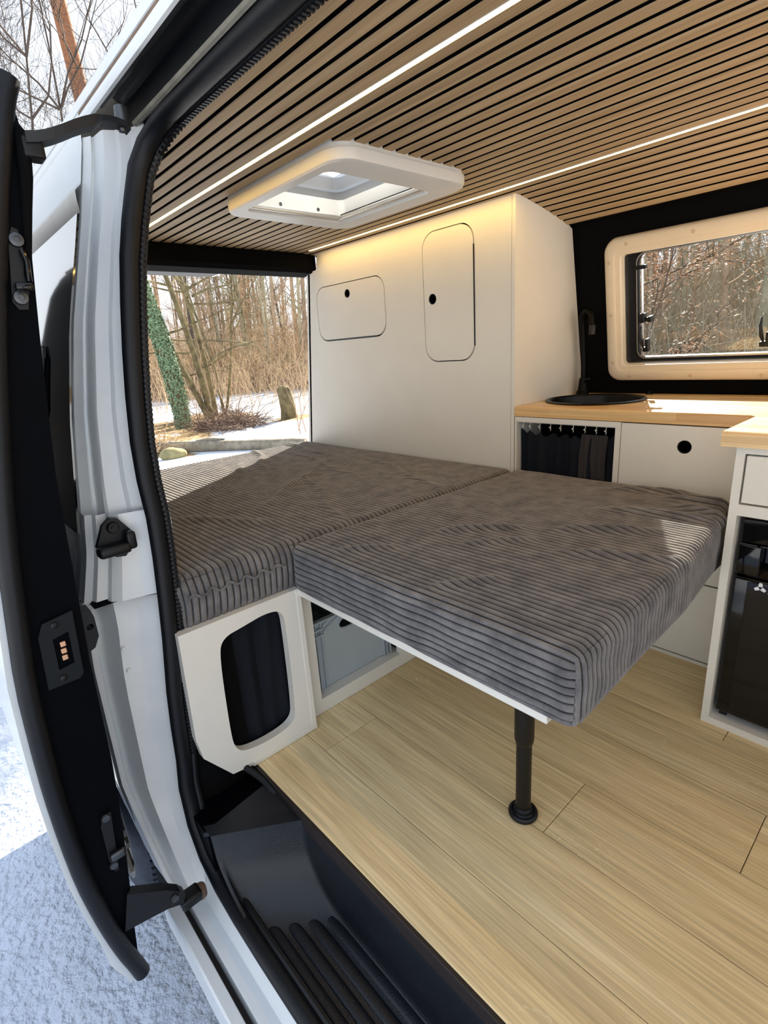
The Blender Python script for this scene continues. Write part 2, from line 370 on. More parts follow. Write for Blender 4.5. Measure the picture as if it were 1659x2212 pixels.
# ================================================================== SETTING: floor
X_FRONT = 0.95
X_DOOR = 0.45   # front edge of the door opening (just outside the frame)
fl = B().box(-2.2, X_FRONT, 0.41, 1.95, -0.03, -0.0035).done('floor', M_subfloor); struct(fl)
rows = [(0.409, 0.546, [-0.62+1.35, ]), (0.546, 0.708, [-0.89, 0.36]), (0.708, 0.870, [-0.408, 0.84]), (0.870, 1.034, [-1.3, -0.126]),
        (1.034, 1.197, [-0.86, 0.39]), (1.197, 1.360, [-1.45, -0.247]), (1.360, 1.522, [-0.6, 0.5])]
for (ya, yb, js) in rows:
    xs = [-2.2]+[j for j in js if -2.2 < j < X_FRONT]+[X_FRONT]
    for xa, xb in zip(xs[:-1], xs[1:]):
        g = 0.0007; b = B(); c = 0.0012; z = 0.0
        b.add([(xa+g, ya+g, -0.0035), (xb-g, ya+g, -0.0035), (xb-g, yb-g, -0.0035), (xa+g, yb-g, -0.0035),
               (xa+g, ya+g, z-c*.5), (xb-g, ya+g, z-c*.5), (xb-g, yb-g, z-c*.5), (xa+g, yb-g, z-c*.5),
               (xa+g+c, ya+g+c, z), (xb-g-c, ya+g+c, z), (xb-g-c, yb-g-c, z), (xa+g+c, yb-g-c, z)],
              [(3, 2, 1, 0), (0, 1, 5, 4), (1, 2, 6, 5), (2, 3, 7, 6), (3, 0, 4, 7), (4, 5, 9, 8), (5, 6, 10, 9), (6, 7, 11, 10), (7, 4, 8, 11), (8, 9, 10, 11)])
        b.done('plank', M_floor, fl)
struct(B().box(-0.985, X_FRONT, 0.402, 0.4085, -0.034, -0.002, 0.001).done('trim_1', M_dark_edge))

# ================================================================== SETTING: slatted ceiling
def zc(y):
    if y < 0.75: return 1.320-0.036*((0.75-y)/0.31)**1.8
    if y > 1.40: return 1.320-0.060*((y-1.40)/0.36)**1.5
    return 1.320
HX0, HX1, HY0, HY1 = -1.45, -0.985, 0.802, 1.192     # roof hatch hole
ys = np.linspace(0.425, 1.80, 40)
b = B()
secs = []
xsb = [-2.06, HX0, HX1, X_FRONT]
for i in range(len(ys)-1):
    for j in range(3):
        ym = (ys[i]+ys[i+1])/2
        if j == 1 and HY0 < ym < HY1: continue
        xa, xb = xsb[j], xsb[j+1]; y0, y1 = ys[i], ys[i+1]; za, zb = zc(y0)+0.006, zc(y1)+0.006
        b.add([(xa, y0, za), (xb, y0, za), (xb, y1, zb), (xa, y1, zb), (xa, y0, za+.012), (xb, y0, za+.012), (xb, y1, zb+.012), (xa, y1, zb+.012)],
              [(0, 3, 2, 1), (4, 5, 6, 7), (0, 1, 5, 4), (1, 2, 6, 5), (2, 3, 7, 6), (3, 0, 4, 7)])
ceil = b.done('ceiling', M_slat_edge, recalc=False); struct(ceil)
PIT = 0.0396; SW = 0.0286; SH = 0.0095
LED1, LED2 = 0.7045, 0.7045+18*PIT
k = -8
y = 0
slat_y = []
while True:
    yc = LED1+PIT*(k+0.5)
    if yc > 1.775: break
    if yc > 0.43: slat_y.append(yc)
    k += 1
def slat(x0, x1, yc):
    bb = B(); h = SW/2; c = 0.0012
    pr = [(-h, 0.006), (-h, -SH+.006+c), (-h+c, -SH+.006), (h-c, -SH+.006), (h, -SH+.006+c), (h, 0.006)]
    sl_ = (zc(yc+.01)-zc(yc-.01))/.02
    pr = [(yc+p, zc(yc)+q+sl_*p) for p, q in pr]
    bb.sweep([[(x0, p, q) for p, q in pr], [(x1, p, q) for p, q in pr]], smooth=False)
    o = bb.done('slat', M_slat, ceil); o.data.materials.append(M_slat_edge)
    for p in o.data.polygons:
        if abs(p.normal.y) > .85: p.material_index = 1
    return o
for yc in slat_y:
    if HY0-0.015 < yc < HY1+0.015:
        slat(-2.05, HX0, yc); slat(HX1, X_FRONT, yc)
    else: slat(-2.05, X_FRONT, yc)
for i, (yl, lab) in enumerate(((LED1, 'warm LED strip light in the ceiling groove nearer the sliding door'), (LED2, 'warm LED strip light in the ceiling groove above the tall white cabinet'))):
    t = thing('led_strip', lab, 'light', (-1.97, yl, zc(yl)), 'ceiling light strips')
    B().box(-1.972, X_FRONT-.02, yl-.0062, yl+.0062, zc(yl)+.001, zc(yl)+.006).done('profile', M_alu, t)
    df = B().box(-1.97, X_FRONT-.03, yl-.0052, yl+.0052, zc(yl)-.0046, zc(yl)+.0010).done('diffuser', M_white_plastic, t); df.data.materials.append(M_led)
    for p in df.data.polygons:
        if p.normal.z < -.9: p.material_index = 1

# ================================================================== SETTING: far side wall with window, near side wall, rear header
def yw(z): return 1.925-0.2*(z-0.70)
VN = Vector((0, -0.2, 1)).normalized(); WN = Vector((0, -1, -0.2)).normalized(); WO = Vector((0, 1.925, 0.70))
def WP(u, v, w_): p = WO+Vector((u, 0, 0))+VN*v+WN*w_; return tuple(p)
U0, U1, V0, V1 = -0.842, 0.06, 0.100, 0.452
b = B().plate([(-2.2, -0.72), (1.0, -0.72), (1.0, 0.66), (-2.2, 0.66)], [rrect(U0-.012, U1+.012, V0-.012, V1+.012, .03)], 0.03, WP)
struct(b.done('wall_right', M_black_felt))
SK = [(-0.40, .235), (-0.19, .175), (0.03, .152), (0.32, .156), (0.47, .168), (0.56, .192), (0.82, .232), (0.98, .266), (1.15, .315), (1.275, .345), (1.35, .352)]
def ysk(z): return lerp(SK, z)
secs = []
for z in np.linspace(-0.05, 1.30, 14):
    y0 = max(ysk(z)+.06, .262)
    secs.append([(-2.15, y0, z), (-1.12, y0, z), (-1.12, y0+.02, z), (-2.15, y0+.02, z)])
struct(B().sweep(secs, smooth=False).done('wall_left', M_black_felt))
# header over the tailgate opening, covered in black felt
b = B()
prof = [(-2.03, 1.318), (-2.03, 1.258), (-2.045, 1.242), (-2.13, 1.236), (-2.17, 1.26), (-2.17, 1.33)]
b.sweep([[(x, yv, z) for x, z in prof] for yv in (0.33, 0.9, 1.486)], smooth=False)
struct(b.done('trim_2', M_black_felt))
# low bulkhead to the cab, added out of view to cut the front light, and closed side ahead of the door opening
struct(B().box(X_FRONT, X_FRONT+.02, .30, 1.92, 0, .34).done('wall_front', M_black_felt))
# front sill under the open tailgate
struct(B().box(-2.31, -2.205, 0.32, 1.455, -0.05, 0.34, .01).done('wall_back', M_black_felt))

# ---- window_1 in the far wall
win = B()
# cream frame: rounded ring with bevelled profile
def ring(b, prof, corner_r, n=7, fn=WP):
    """prof: list of (offset outward from the inner edge, height)"""
    secs = []
    for off, hh in prof:
        secs.append([fn(p[0], p[1], hh) for p in rrect(U0-off, U1+off, V0-off, V1+off, corner_r+off*.55, n)])
    N = len(secs[0])
    vs = [p for s in secs for p in s]; kk = len(secs)
    fs = [(i*N+j, i*N+(j+1) % N, (i+1)*N+(j+1) % N, (i+1)*N+j) for i in range(kk-1) for j in range(N)]
    b.add(vs, fs, True)
ring(win, [(0, -.03), (0, .010), (.003, .014), (.018, .016), (.0185, .0205), (.021, .022), (.045, .020), (.052, .014), (.055, 0.004), (.055, -.001)], .014)
win = win.done('window_1', M_beige_plastic); struct(win)
b = B(); ring(b, [(-.004, -.045), (-.002, -.012), (.0005, -.012), (.0005, -.045)], .012); b.done('aluminium_rail', M_alu, win)
b = B(); b.plate(rrect(U0, U1, V0, V1, .012), [rrect(U0+.036, U1-.03, V0+.016, V1-.006, .03)], .012, lambda u, v, w_: WP(u, v, w_-.034)); b.done('black_seal', M_black_rubber, win)
b = B(); b.plate(rrect(U0+.01, U1-.01, V0+.004, V1-.002, .02), [], .004, lambda u, v, w_: WP(u, v, w_-.052)); b.done('pane', M_pane, win)
b = B(); b.plate(rrect(U0+.030, U1-.02, V0+.010, V1-.004, .03), [rrect(U0+.033, U1-.024, V0+.016, V1-.008, .028)], .006, lambda u, v, w_: WP(u, v, w_-.030)); b.done('pane_rim', M_alu, win)
for (u, v) in ((-.82, .483), (-.627, .483), (-.43, .483), (-.23, .483), (-.877, .435), (-.875, .271), (-.873, .112), (-.815, .065), (-.622, .064), (-.43, .063), (-.23, .063)):
    bb = B(); bb.lathe([(.0001, .0), (.0052, .0), (.0052, .0018), (.004, .0026), (.0001, .0026)], (0, 0, 0), 12)
    rot = Matrix((Vector((1, 0, 0)), VN, WN)).transposed()
    p0 = Vector(WP(u, v, .0205)); bb.v = [tuple(p0+rot @ Vector(q)) for q in bb.v]
    bb.done('screw_cap', mat('screw_cap_beige', srgb(206, 184, 152), 0.5) if 'screw_cap_beige' not in MATS else MATS['screw_cap_beige'], win)
def wbox(b, u0, u1, v0, v1, w0, w1, bev=.002):
    bb = B().box(u0, u1, v0, v1, w0, w1, bev, 3); bb.v = [WP(*q) for q in bb.v]; b.add(bb.v, bb.f, True)
b = B(); b.tube([WP(-.790, .12, -.024), WP(-.790, .43, -.024)], .0045, 10); b.done('stay_rod', M_chrome, win)
for v, nm in ((.405, 'rod_clip'),):
    b = B(); wbox(b, -.812, -.776, v-.006, v+.006, -.03, -.014); b.done(nm, M_black_plastic, win)
b = B(); wbox(b, -.800, -.778, .232, .262, -.034, -.010, .004); wbox(b, -.782, -.758, .236, .248, -.03, -.014, .003); wbox(b, -.768, -.756, .233, .252, -.034, -.008, .003)
b.done('stay_knob', M_black_plastic, win)
for u in (-.782, -.44):
    b = B(); b.tube([WP(u-.010, .222, -.016), WP(u-.011, .200, -.012), WP(u-.008, .17, -.014), WP(u-.004, .150, -.02)], [.003, .0062, .0075, .004], 10, flat=.7)
    wbox(b, u-.014, u+.012, .135, .15, -.04, -.02, .003); wbox(b, u+.002, u+.012, .145, .178, -.04, -.016, .003); b.done('window_latch', M_black_plastic, win)
rng = random.Random(5)
b = B()
for i in range(330):
    if rng.random() < .45:
        u = rng.choice([-.66, -.60, -.52, -.47, -.41, -.36, -.3])+rng.gauss(0, .004); v = rng.uniform(V0+.03, V1-.01)
    else: u = rng.uniform(-.79, -.1); v = rng.uniform(V0+.03, V1-.01)
    r = rng.uniform(.0009, .0021); p = Vector(WP(u, v, -.0555-.004)); ph = rng.random()
    vs = [p-WN*(-.0)-WN*r*.8]
    for ring_r, hh in ((.75, .45), (1.0, 0.0)):
        for j in range(6):
            a = 2*PI*(j+ph)/6; vs.append(p+Vector((1, 0, 0))*math.cos(a)*r*ring_r+VN*math.sin(a)*r*ring_r*1.25-WN*r*hh)
    fs = [(0, 1+j, 1+(j+1) % 6) for j in range(6)]+[(1+j, 7+j, 7+(j+1) % 6, 1+(j+1) % 6) for j in range(6)]
    b.add(vs, fs, True)
dr = b.done('rain_drops', M_drop, win); dr['kind'] = 'stuff'

# ================================================================== VAN BODY
van = thing('van', 'white panel van seen through its open sliding door, grey dusty door pillar', 'van', (-1.0, 0.25, -0.62))
SEAL_PILLAR_OUT = [(1.236, .382), (1.116, .342), (.972, .312), (.818, .291), (.70, .288), (.626, .295), (.46, .28), (.26, .256), (.09, .249), (-.137, .245)]
SEAL_PILLAR_IN = [(1.262, .425), (1.175, .388), (1.075, .360), (.925, .336), (.765, .315), (.65, .312), (.547, .312), (.378, .302), (.178, .280), (-.047, .268)]
so_t = sorted(SEAL_PILLAR_OUT); si_t = sorted(SEAL_PILLAR_IN)
# door pillar (jamb): white folded sheet facing the opening
def jamb(zs, name, steps, y_in_extra=0.0, material=M_jamb_paint):
    secs = []
    for z in zs:
        ya = ysk(z); yb = lerp(so_t, z)+.022; d = yb-ya
        secs.append([(x, ya+d*f, z) for x, f in steps])
    return B().sweep(secs, closed=False).done(name, material, van, auto=25)
up = [(-1.16, -.02), (-1.125, .0), (-1.117, .02), (-1.110, .10), (-1.102, .17), (-1.108, .21), (-1.106, .25), (-1.072, .30), (-1.066, .34), (-1.058, .62), (-1.050, .68), (-1.042, .90), (-1.02, 1.02), (-1.005, 1.14)]
jamb(np.linspace(.468, 1.285, 26), 'door_pillar', up)
mid = [(-1.12, -.0), (-1.085, .0), (-1.080, .10), (-1.066, .13), (-1.066, .28), (-1.052, .30), (-1.038, .42), (-1.028, .75), (-1.012, 1.02), (-1.0, 1.14)]
jamb(np.linspace(.470, .640, 8), 'pillar_cover_panel', mid)
low = [(-1.16, -.03), (-1.13, .0), (-1.10, .02), (-1.098, .10), (-1.112, .16), (-1.090, .24), (-1.050, .34), (-1.046, .58), (-1.040, .66), (-1.020, .92), (-1.004, 1.03)]
zl = list(np.linspace(-.17, .462, 26))
secs = []
for z in [-.235, -.215, -.19]+zl:
    ya = ysk(z); yb = lerp(so_t, z)+.022; d = yb-ya; sh = 0 if z > .02 else (0.02-z)**1.5*.9
    top = max(0, (z-.42))*.35
    secs.append([(x+sh-top, ya+d*f, z) for x, f in low])
B().sweep(secs, closed=False).done('lower_door_pillar', M_jamb_paint, van, auto=25)
# dark joint between the two pillar sheets
B().box(-1.13, -1.066, .18, .29, .461, .473).done('pillar_joint', M_black_inside, van)
for z in (.37, .32):
    bb = B().lathe([(.0001, .0), (.004, .0), (.003, .002), (.0001, .002)], (-1.045, .208, z), 10, ax='x'); bb.done('pillar_plug', M_jamb_paint, van)
# outer side skin and quarter window
b = B()
secs = []
for z in [-.33, -.29, -.26, -.22, -.19, -.15, -.1, -.06, -.02, .01, .03, .06, .1, .2, .32, .47, .56, .7, .82, .9, .98, 1.06, 1.15, 1.275, 1.335]:
    y0 = ysk(z)-.002; arch = 0
    secs.append([(x, y0 if not (x < -1.85 and z < .0) else y0, z) for x in np.linspace(-1.115, -2.28, 40)])
N = 40
vs = [p for s in secs for p in s]; fs = []
for i in range(len(secs)-1):
    for j in range(N-1):
        cx = (secs[i][j][0]+secs[i][j+1][0])/2; cz = (secs[i][j][2]+secs[i+1][j][2])/2
        if math.hypot(cx+1.535, cz+.33) < .42 and cz < .08 : continue
        fs.append((i*N+j, i*N+j+1, (i+1)*N+j+1, (i+1)*N+j))
b.add(vs, fs, True).done('side_panel', M_white_paint, van)
b = B()   # quarter window: dark glass, painted dark below a sloping edge
def side(x, z, off): return (x, ysk(z)-off, z)
zz = np.linspace(.60, 1.165, 12)
b.sweep([[side(-1.118, z, .006), side(-1.5, z, .006), side(-2.1, z, .006), side(-2.1, z, .002), side(-1.118, z, .002)] for z in zz]); b.done('quarter_window', M_carglass, van)
b = B(); b.sweep([[side(-1.11, z, o) for z, o in ((1.165, .003), (1.185, .009), (1.20, .012), (1.215, .004))], [side(-2.2, z, o) for z, o in ((1.165, .003), (1.185, .009), (1.20, .012), (1.215, .004))]], closed=False)
b.done('window_top_trim', M_alu, van)
b = B(); b.tube([side(-1.33, .80, .008), side(-1.315, .83, .009), side(-1.305, .93, .009), side(-1.32, .952, .008), side(-1.5, .955, .008)], .003, 6); b.done('window_frame_line', M_black_plastic, van)
# roof rail: silhouette skin, brown joint, black door-track recess, flange
rail = [(.62, 1.432), (.50, 1.412), (.40, 1.382), (.356, 1.349), (.345, 1.334), (.346, 1.322), (.3505, 1.3205), (.3505, 1.3165), (.3465, 1.3155), (.3445, 1.306), (.3465, 1.300), (.352, 1.300)]
b = B(); b.sweep([[(x, yv, z) for yv, z in rail] for x in (-2.28, -1.6, -1.0, -.4, X_FRONT)], closed=False); b.done('roof_rail', M_white_paint, van)
B().box(-2.28, X_FRONT, .3475, .352, 1.316, 1.321).done('roof_joint', M_rust, van)
rec = [(.349, 1.302), (.352, 1.312), (.366, 1.322), (.380, 1.3235), (.386, 1.318), (.397, 1.316), (.399, 1.300), (.4005, 1.2865)]
b = B(); b.sweep([[(x, yv, z) for yv, z in rec] for x in (-1.035, -.6, -.2, X_DOOR)], closed=False); b.done('door_track_recess', M_black_plastic, van, auto=20)
b = B(); b.sweep([[(x, yv, z) for yv, z in ((.3985, 1.2880), (.4005, 1.2840), (.405, 1.2825), (.406, 1.288))] for x in (-1.02, X_DOOR)]); b.done('roof_flange', mat('weathered_flange', srgb(128, 124, 112), .7, var=.3, vscale=25), van)
b = B(); b.tube([(-1.03, .358, 1.309), (X_DOOR, .358, 1.309)], .007, 8); b.done('rail_rubber', M_black_rubber, van)
b = B()     # roof skin with the hatch hole
gx = [-2.20, HX0, HX1, X_FRONT]; gy = [(.60, 1.43), (HY0, 1.445), (1.0, 1.452), (HY1, 1.447), (1.5, 1.42), (1.75, 1.36), (1.80, 1.31)]
for i in range(len(gy)-1):
    for j in range(3):
        if j == 1 and 1 <= i <= 2: continue
        b.add([(gx[j], *gy[i]), (gx[j+1], *gy[i]), (gx[j+1], *gy[i+1]), (gx[j], *gy[i+1])], [(0, 1, 2, 3)], True)
b.done('roof_skin', M_white_paint, van)
# white sill with the lower door track
sill = [(.160, -.30), (.160, -.222), (.164, -.219), (.182, -.220), (.1835, -.2225), (.1845, -.252), (.1975, -.252), (.199, -.221), (.2005, -.219), (.228, -.2165), (.236, -.20), (.245, -.165), (.26, -.165), (.26, -.30)]
b = B(); b.sweep([[(x, yv, z) for yv, z in sill] for x in (-1.02, -.6, 0, X_FRONT)]); b.done('sill', M_white_paint, van, auto=20)
b = B(); b.box(-1.02, X_FRONT, .1846, .1974, -.2521, -.2505); b.done('lower_track', M_dark_edge, van)
# rubber door seal around the opening, with toothed inner lip
path = [(X_DOOR, .252, -.157), (-.2, .252, -.157), (-.55, .251, -.157), (-.70, .250, -.157), (-.80, .250, -.155), (-.88, .251, -.148), (-.945, .252, -.12), (-.985, .253, -.06), (-.998, .255, .03)]
for z in (.10, .18, .26, .38, .46, .55, .595, .63, .66, .70, .77, .85, .925, 1.0, 1.075, 1.13, 1.17):
    path.append((-1.0, (lerp(so_t, z)+lerp(si_t, z))/2, z))
path += [(-.996, .386, 1.212), (-.982, .402, 1.246), (-.955, .415, 1.267), (-.915, .421, 1.276), (-.86, .4225, 1.278), (-.7, .423, 1.278), (-.3, .423, 1.278), (X_DOOR, .423, 1.278)]
path = [Vector(p) for p in path]
def seal_secs(wd, th, n=10, off=(0, 0)):
    secs = []
    for i, p in enumerate(path):
        t = (path[min(i+1, len(path)-1)]-path[max(i-1, 0)]).normalized()
        # inward direction = toward the opening centre, roughly along +Y for the pillar and up/down for roof and sill
        if p.z > 1.18: a = Vector((0.0, 1.0, -.35))
        elif p.z < 0.0: a = Vector((0, 1, .25))
        else: a = Vector((.0, 1.0, 0))
        a = (a-t*a.dot(t)).normalized(); bn = t.cross(a).normalized()
        f = 1.0
        secs.append([p+a*(math.cos(2*PI*j/n)*wd*f+off[0])+bn*(math.sin(2*PI*j/n)*th+off[1]) for j in range(n)])
    return secs
B().sweep(seal_secs(.0165, .013, 12)).done('door_seal', M_black_rubber, van)
lip = []
for i, p in enumerate(path[8:]):
    lip.append(p)
b = B()
secs = seal_secs(.007, .006, 8, (.020, -.002)); B().sweep(secs).done('seal_lip', M_black_plastic, van)
b = B(); cen = [sum((Vector(q) for q in s), Vector())/8 for s in secs]
for i in range(len(cen)-1):
    a, c2 = cen[i], cen[i+1]
    if max(a.z, c2.z) < .15: continue
    L_ = (c2-a).length; nseg = int(L_/.0085)
    for q in range(nseg):
        p = a.lerp(c2, (q+.5)/nseg); t = (c2-a).normalized(); s_ = .0022
        ax = Vector((0, 1, 0)); ax = (ax-t*ax.dot(t)).normalized(); bn = t.cross(ax)
        vs = [p+t*(dx*s_)+ax*(.0002+dy*.0052)+bn*(dz*.0068) for dx in (-1, 1) for dy in (-1, 1) for dz in (-1, 1)]
        b.add(vs, [(0, 1, 3, 2), (4, 6, 7, 5), (0, 4, 5, 1), (2, 3, 7, 6), (0, 2, 6, 4), (1, 5, 7, 3)])
tt = b.done('seal_teeth', M_black_rubber, van); tt['kind'] = 'stuff'
b = B(); b.sweep([[(x, y0, z) for x, y0 in ((X_DOOR, ysk(z)), (1.9, ysk(z)), (1.9, ysk(z)+.09), (X_DOOR, ysk(z)+.09))] for z in np.linspace(-.33, .52, 7)], smooth=False); b.sweep([[(x, y0, z) for x, y0 in ((X_DOOR, ysk(z)), (1.9, ysk(z)), (1.9, ysk(z)+.09), (X_DOOR, ysk(z)+.09))] for z in np.linspace(1.16, 1.30, 4)], smooth=False); b.sweep([[(x, y0, z) for x, y0 in ((X_DOOR, ysk(z)), (.62, ysk(z)), (.62, ysk(z)+.09), (X_DOOR, ysk(z)+.09))] for z in np.linspace(.52, 1.16, 5)], smooth=False); b.done('front_side_panel', M_white_paint, van)
b = B(); b.sweep([[(.62, ysk(z)+.03, z), (1.85, ysk(z)+.03, z), (1.85, ysk(z)+.034, z), (.62, ysk(z)+.034, z)] for z in (.52, .7, .95, 1.16)]); b.done('cab_window', M_pane, van)
# black inner trim between seal and bed base
b = B(); secs = []
for z in np.linspace(-.16, .39, 8):
    secs.append([(-1.005, lerp(so_t, z)+.02, z), (-.995, .32, z), (-1.0, .41, z), (-1.02, .41, z), (-1.02, lerp(so_t, z)+.02, z)])
b.sweep(secs, smooth=False).done('rear_step_trim', M_black_felt, van)
b = B()
secs = []
for z in np.linspace(.39, 1.25, 10):
    yi = lerp(si_t, z); secs.append([(-1.004, yi-.008, z), (-1.004, yi+.004, z), (-1.06, yi+.012, z), (-1.06, yi-.008, z)])
b.sweep(secs, smooth=False).done('pillar_inner_trim', M_black_felt, van)
# step well: moulded black tray
prof = [(.4045, -.034), (.4035, -.042), (.4025, -.060), (.400, -.140), (.398, -.160), (.394, -.170), (.387, -.1745), (.33, -.1755), (.285, -.1765), (.268, -.174), (.260, -.165), (.256, -.150), (.25, -.148)]
xs = [X_DOOR, .05, -.1, -.3, -.6, -.70, -.73]+list(np.linspace(-.745, -.885, 14))+[-.895, -.905, -.92]
secs = []
for x in xs:
    row = []
    for (yv, z) in prof:
        skew = (yv-.25)*.66
        xr = x+skew if x < -.5 else x
        s = min(1, max(0, (-.735-x)/.15)); Lf = 1-math.sqrt(max(0, 1-s*s))
        Lf = Lf if s < 1 else 1
        ztop = -.030+.012*(s >= 1)
        row.append((xr, yv, z+(ztop-z)*Lf))
    secs.append(row)
B().sweep(secs, closed=False).done('step_tray', M_tray_plastic, van, auto=50)
for i, yv in enumerate((.2895, .322, .3535, .3835)):
    x0 = -.775+.66*(yv-.29)
    pts = [(x0, yv, -.178), (x0+.012, yv, -.1755), (x0+.035, yv, -.1745), (X_DOOR-.05, yv, -.1745)]
    b = B(); b.tube(pts, [.004, .0095, .0115, .0115], 12, flat=.36); b.done('tread_rib', M_tray_plastic, van)
b = B(); b.tube([(.1, .277, -.1755), (-.76, .277, -.1755), (-.783, .281, -.1752), (-.785, .290, -.1752), (-.735, .378, -.174), (-.722, .3935, -.1715), (-.70, .3955, -.169), (.1, .3955, -.169)], .0013, 6); b.done('tread_outline', M_tray_plastic, van)
b = B(); b.add([(-.906, .243, -.021), (-.793, .402, -.021), (-.918, .402, -.010), (-.906, .243, -.031), (-.793, .402, -.031), (-.918, .402, -.020)], [(0, 1, 2), (5, 4, 3), (0, 3, 4, 1), (1, 4, 5, 2), (2, 5, 3, 0)])
b.done('step_end_cover', M_tray_plastic, van)
B().box(-1.02, -.90, .25, .402, -.16, -.035).done('step_cavity_floor', M_black_inside, van)
b = B(); pts = smooth_path([(-1.0, .372, .012), (-.96, .385, .006), (-.92, .398, -.006), (-.88, .4005, -.018)], 2); b.tube(pts, .0065, 8)
for p in smooth_path(pts, 2): b.lathe([(.0068, -.0012), (.0078, 0), (.0068, .0012)], p, 8, ax='x')
b.done('corrugated_hose', M_black_rubber, van)
# door striker on the pillar
b = B(); P0 = [(.200, .590), (.217, .628), (.232, .640), (.245, .636), (.266, .605), (.262, .580), (.245, .562), (.228, .565)]
b.plate(P0, [], .014, YZ(-1.022)); st = b.done('striker', M_black_plastic, van)
b = B(); b.box(-1.024, -.994, .196, .252, .574, .594, .007, 3); b.box(-1.020, -.998, .246, .264, .578, .612, .006, 3); b.done('striker_bar', M_black_plastic, st)
b = B(); b.lathe([(.0001, .006), (.009, .006), (.011, .003), (.011, 0), (.0001, 0)], (-1.022, .233, .622), 16, ax='x'); b.lathe([(.0001, .009), (.004, .009), (.004, 0), (.0001, 0)], (-1.022, .233, .622), 8, ax='x'); b.done('striker_bolt', M_black_metal, st)
# rear wheel
wc = Vector((-1.55, .275, -.285)); wl = bpy.data.objects.new('rear_wheel', None); COL.objects.link(wl); setpar(wl, van)
b = B(); pr = []
for (rr_, yy) in ((.25, -.10), (.265, -.112), (.30, -.112), (.322, -.098), (.333, -.075), (.335, -.04), (.335, .04), (.333, .075), (.322, .098), (.30, .112), (.25, .10)): pr.append((rr_, yy))
b.lathe(pr, wc, 64, ax='y'); ty = b.done('tyre', M_tyre, wl)
b = B()
for i in range(72):
    a0 = 2*PI*i/72
    for sgn in (-1, 1):
        vs = []
        for yy, da in ((.012, 0), (.088, .055)):
            for dd in (-.012, .012):
                a = a0+da+dd; 
                for rr_ in (.328, .3395 if yy < .05 else .334): vs.append((wc.x+rr_*math.cos(a), wc.y+sgn*yy, wc.z+rr_*math.sin(a)))
        b.add(vs, [(1, 3, 7, 5), (0, 1, 5, 4), (2, 6, 7, 3), (0, 2, 3, 1), (4, 5, 7, 6)])
tb = b.done('tread_block', M_tyre, wl); tb['kind'] = 'stuff'
b = B(); b.lathe([(.0001, -.112), (.03, -.115), (.05, -.10), (.12, -.075), (.20, -.085), (.25, -.108), (.272, -.1135), (.275, -.10), (.24, -.05), (.0001, -.04)], wc, 48, ax='y')
for i in range(7):
    a = 2*PI*i/7
    for da in (-.08, .08):
        b.tube([wc+Vector((.04*math.cos(a), -.108, .04*math.sin(a))), wc+Vector((.255*math.cos(a+da), -.113, .255*math.sin(a+da)))], .011, 6)
b.done('wheel_trim', M_rim, wl)
b = B(); b.sweep([[(wc.x+.37*math.cos(a)+dx, yv, wc.z+.37*math.sin(a)) for dx, yv in ((0, .19), (0, .44))] for a in np.linspace(-.35, PI+.3, 20)], closed=False); b.done('wheel_arch', M_black_plastic, van)
b = B(); b.plate([(-1.125, -.20), (-1.125, .09), (-1.17, .10), (-1.19, -.10), (-1.17, -.2)], [], .16, lambda u, v, w_: (u, .20-w_, v)); b.done('mud_guard', M_black_plastic, van)

# ================================================================== SLIDING DOOR (open, edge-on)
dn = thing('sliding_door', 'white sliding door slid open, its black leading edge toward the viewer', 'door', (-1.3, .08, -.25))
OUT = [(-.245, .070), (-.21, .064), (-.16, .052), (-.07, .036), (.08, .0205), (.28, .019), (.45, .027), (.66, .052), (.79, .073), (.95, .105), (1.10, .142), (1.24, .182), (1.262, .192)]
INN = [(-.245, .073), (-.21, .078), (-.16, .084), (-.07, .092), (.0, .102), (.21, .121), (.48, .130), (.60, .138), (.74, .146), (.90, .164), (1.05, .184), (1.17, .208), (1.225, .207), (1.262, .196)]
zs = [-.245, -.23, -.20, -.16, -.1, -.03, .05, .15, .25, .35, .45, .55, .65, .75, .85, .95, 1.05, 1.12, 1.17, 1.20, 1.235, 1.262]
b = B(); b.sweep([[(-.902, lerp(OUT, z)+.004, z), (-.902, lerp(INN, z)-.001, z), (-.91, lerp(INN, z), z), (-1.02, lerp(INN, z)-.004, z), (-1.02, lerp(OUT, z)+.004, z)] for z in zs]); b.done('edge_panel', M_black_inside, dn)
zo = [-.235, -.215, -.19]+zs[3:]
def skin_off(z): return .0125 if z > -.12 else .0125+.006*math.sin(min(1, (-.12-z)/.1)*PI)
b = B(); b.sweep([[(-.900, lerp(OUT, z)-.002, z), (-.898, lerp(OUT, z)-skin_off(z), z), (-1.3, lerp(OUT, z)-skin_off(z)-.004, z), (-1.9, lerp(OUT, z)-skin_off(z), z), (-1.9, lerp(OUT, z)-.002, z)] for z in zo]); b.done('outer_skin', M_white_paint, dn)
b = B(); b.sweep([[(-1.03, lerp(INN, z)-.004, z), (-1.9, lerp(INN, z)-.004, z), (-1.9, lerp(OUT, z)+.004, z), (-1.03, lerp(OUT, z)+.004, z)] for z in zs]); b.done('inner_trim', M_black_inside, dn)
pts = [(-.897, lerp(OUT, z)+.0065, z) for z in zs[1:]]
b = B(); b.tube([p+Vector((0, .004, 0)) for p in smooth_path(pts, 1)], [.0145]*len(smooth_path(pts, 1)), 12); b.done('edge_seal', M_black_rubber, dn)
pts = [(-.895, lerp(OUT, z)+.014, z) for z in (1.262, 1.24)]+[(-.895, .200, 1.228), (-.895, .206, 1.21), (-.895, .207, 1.17)]
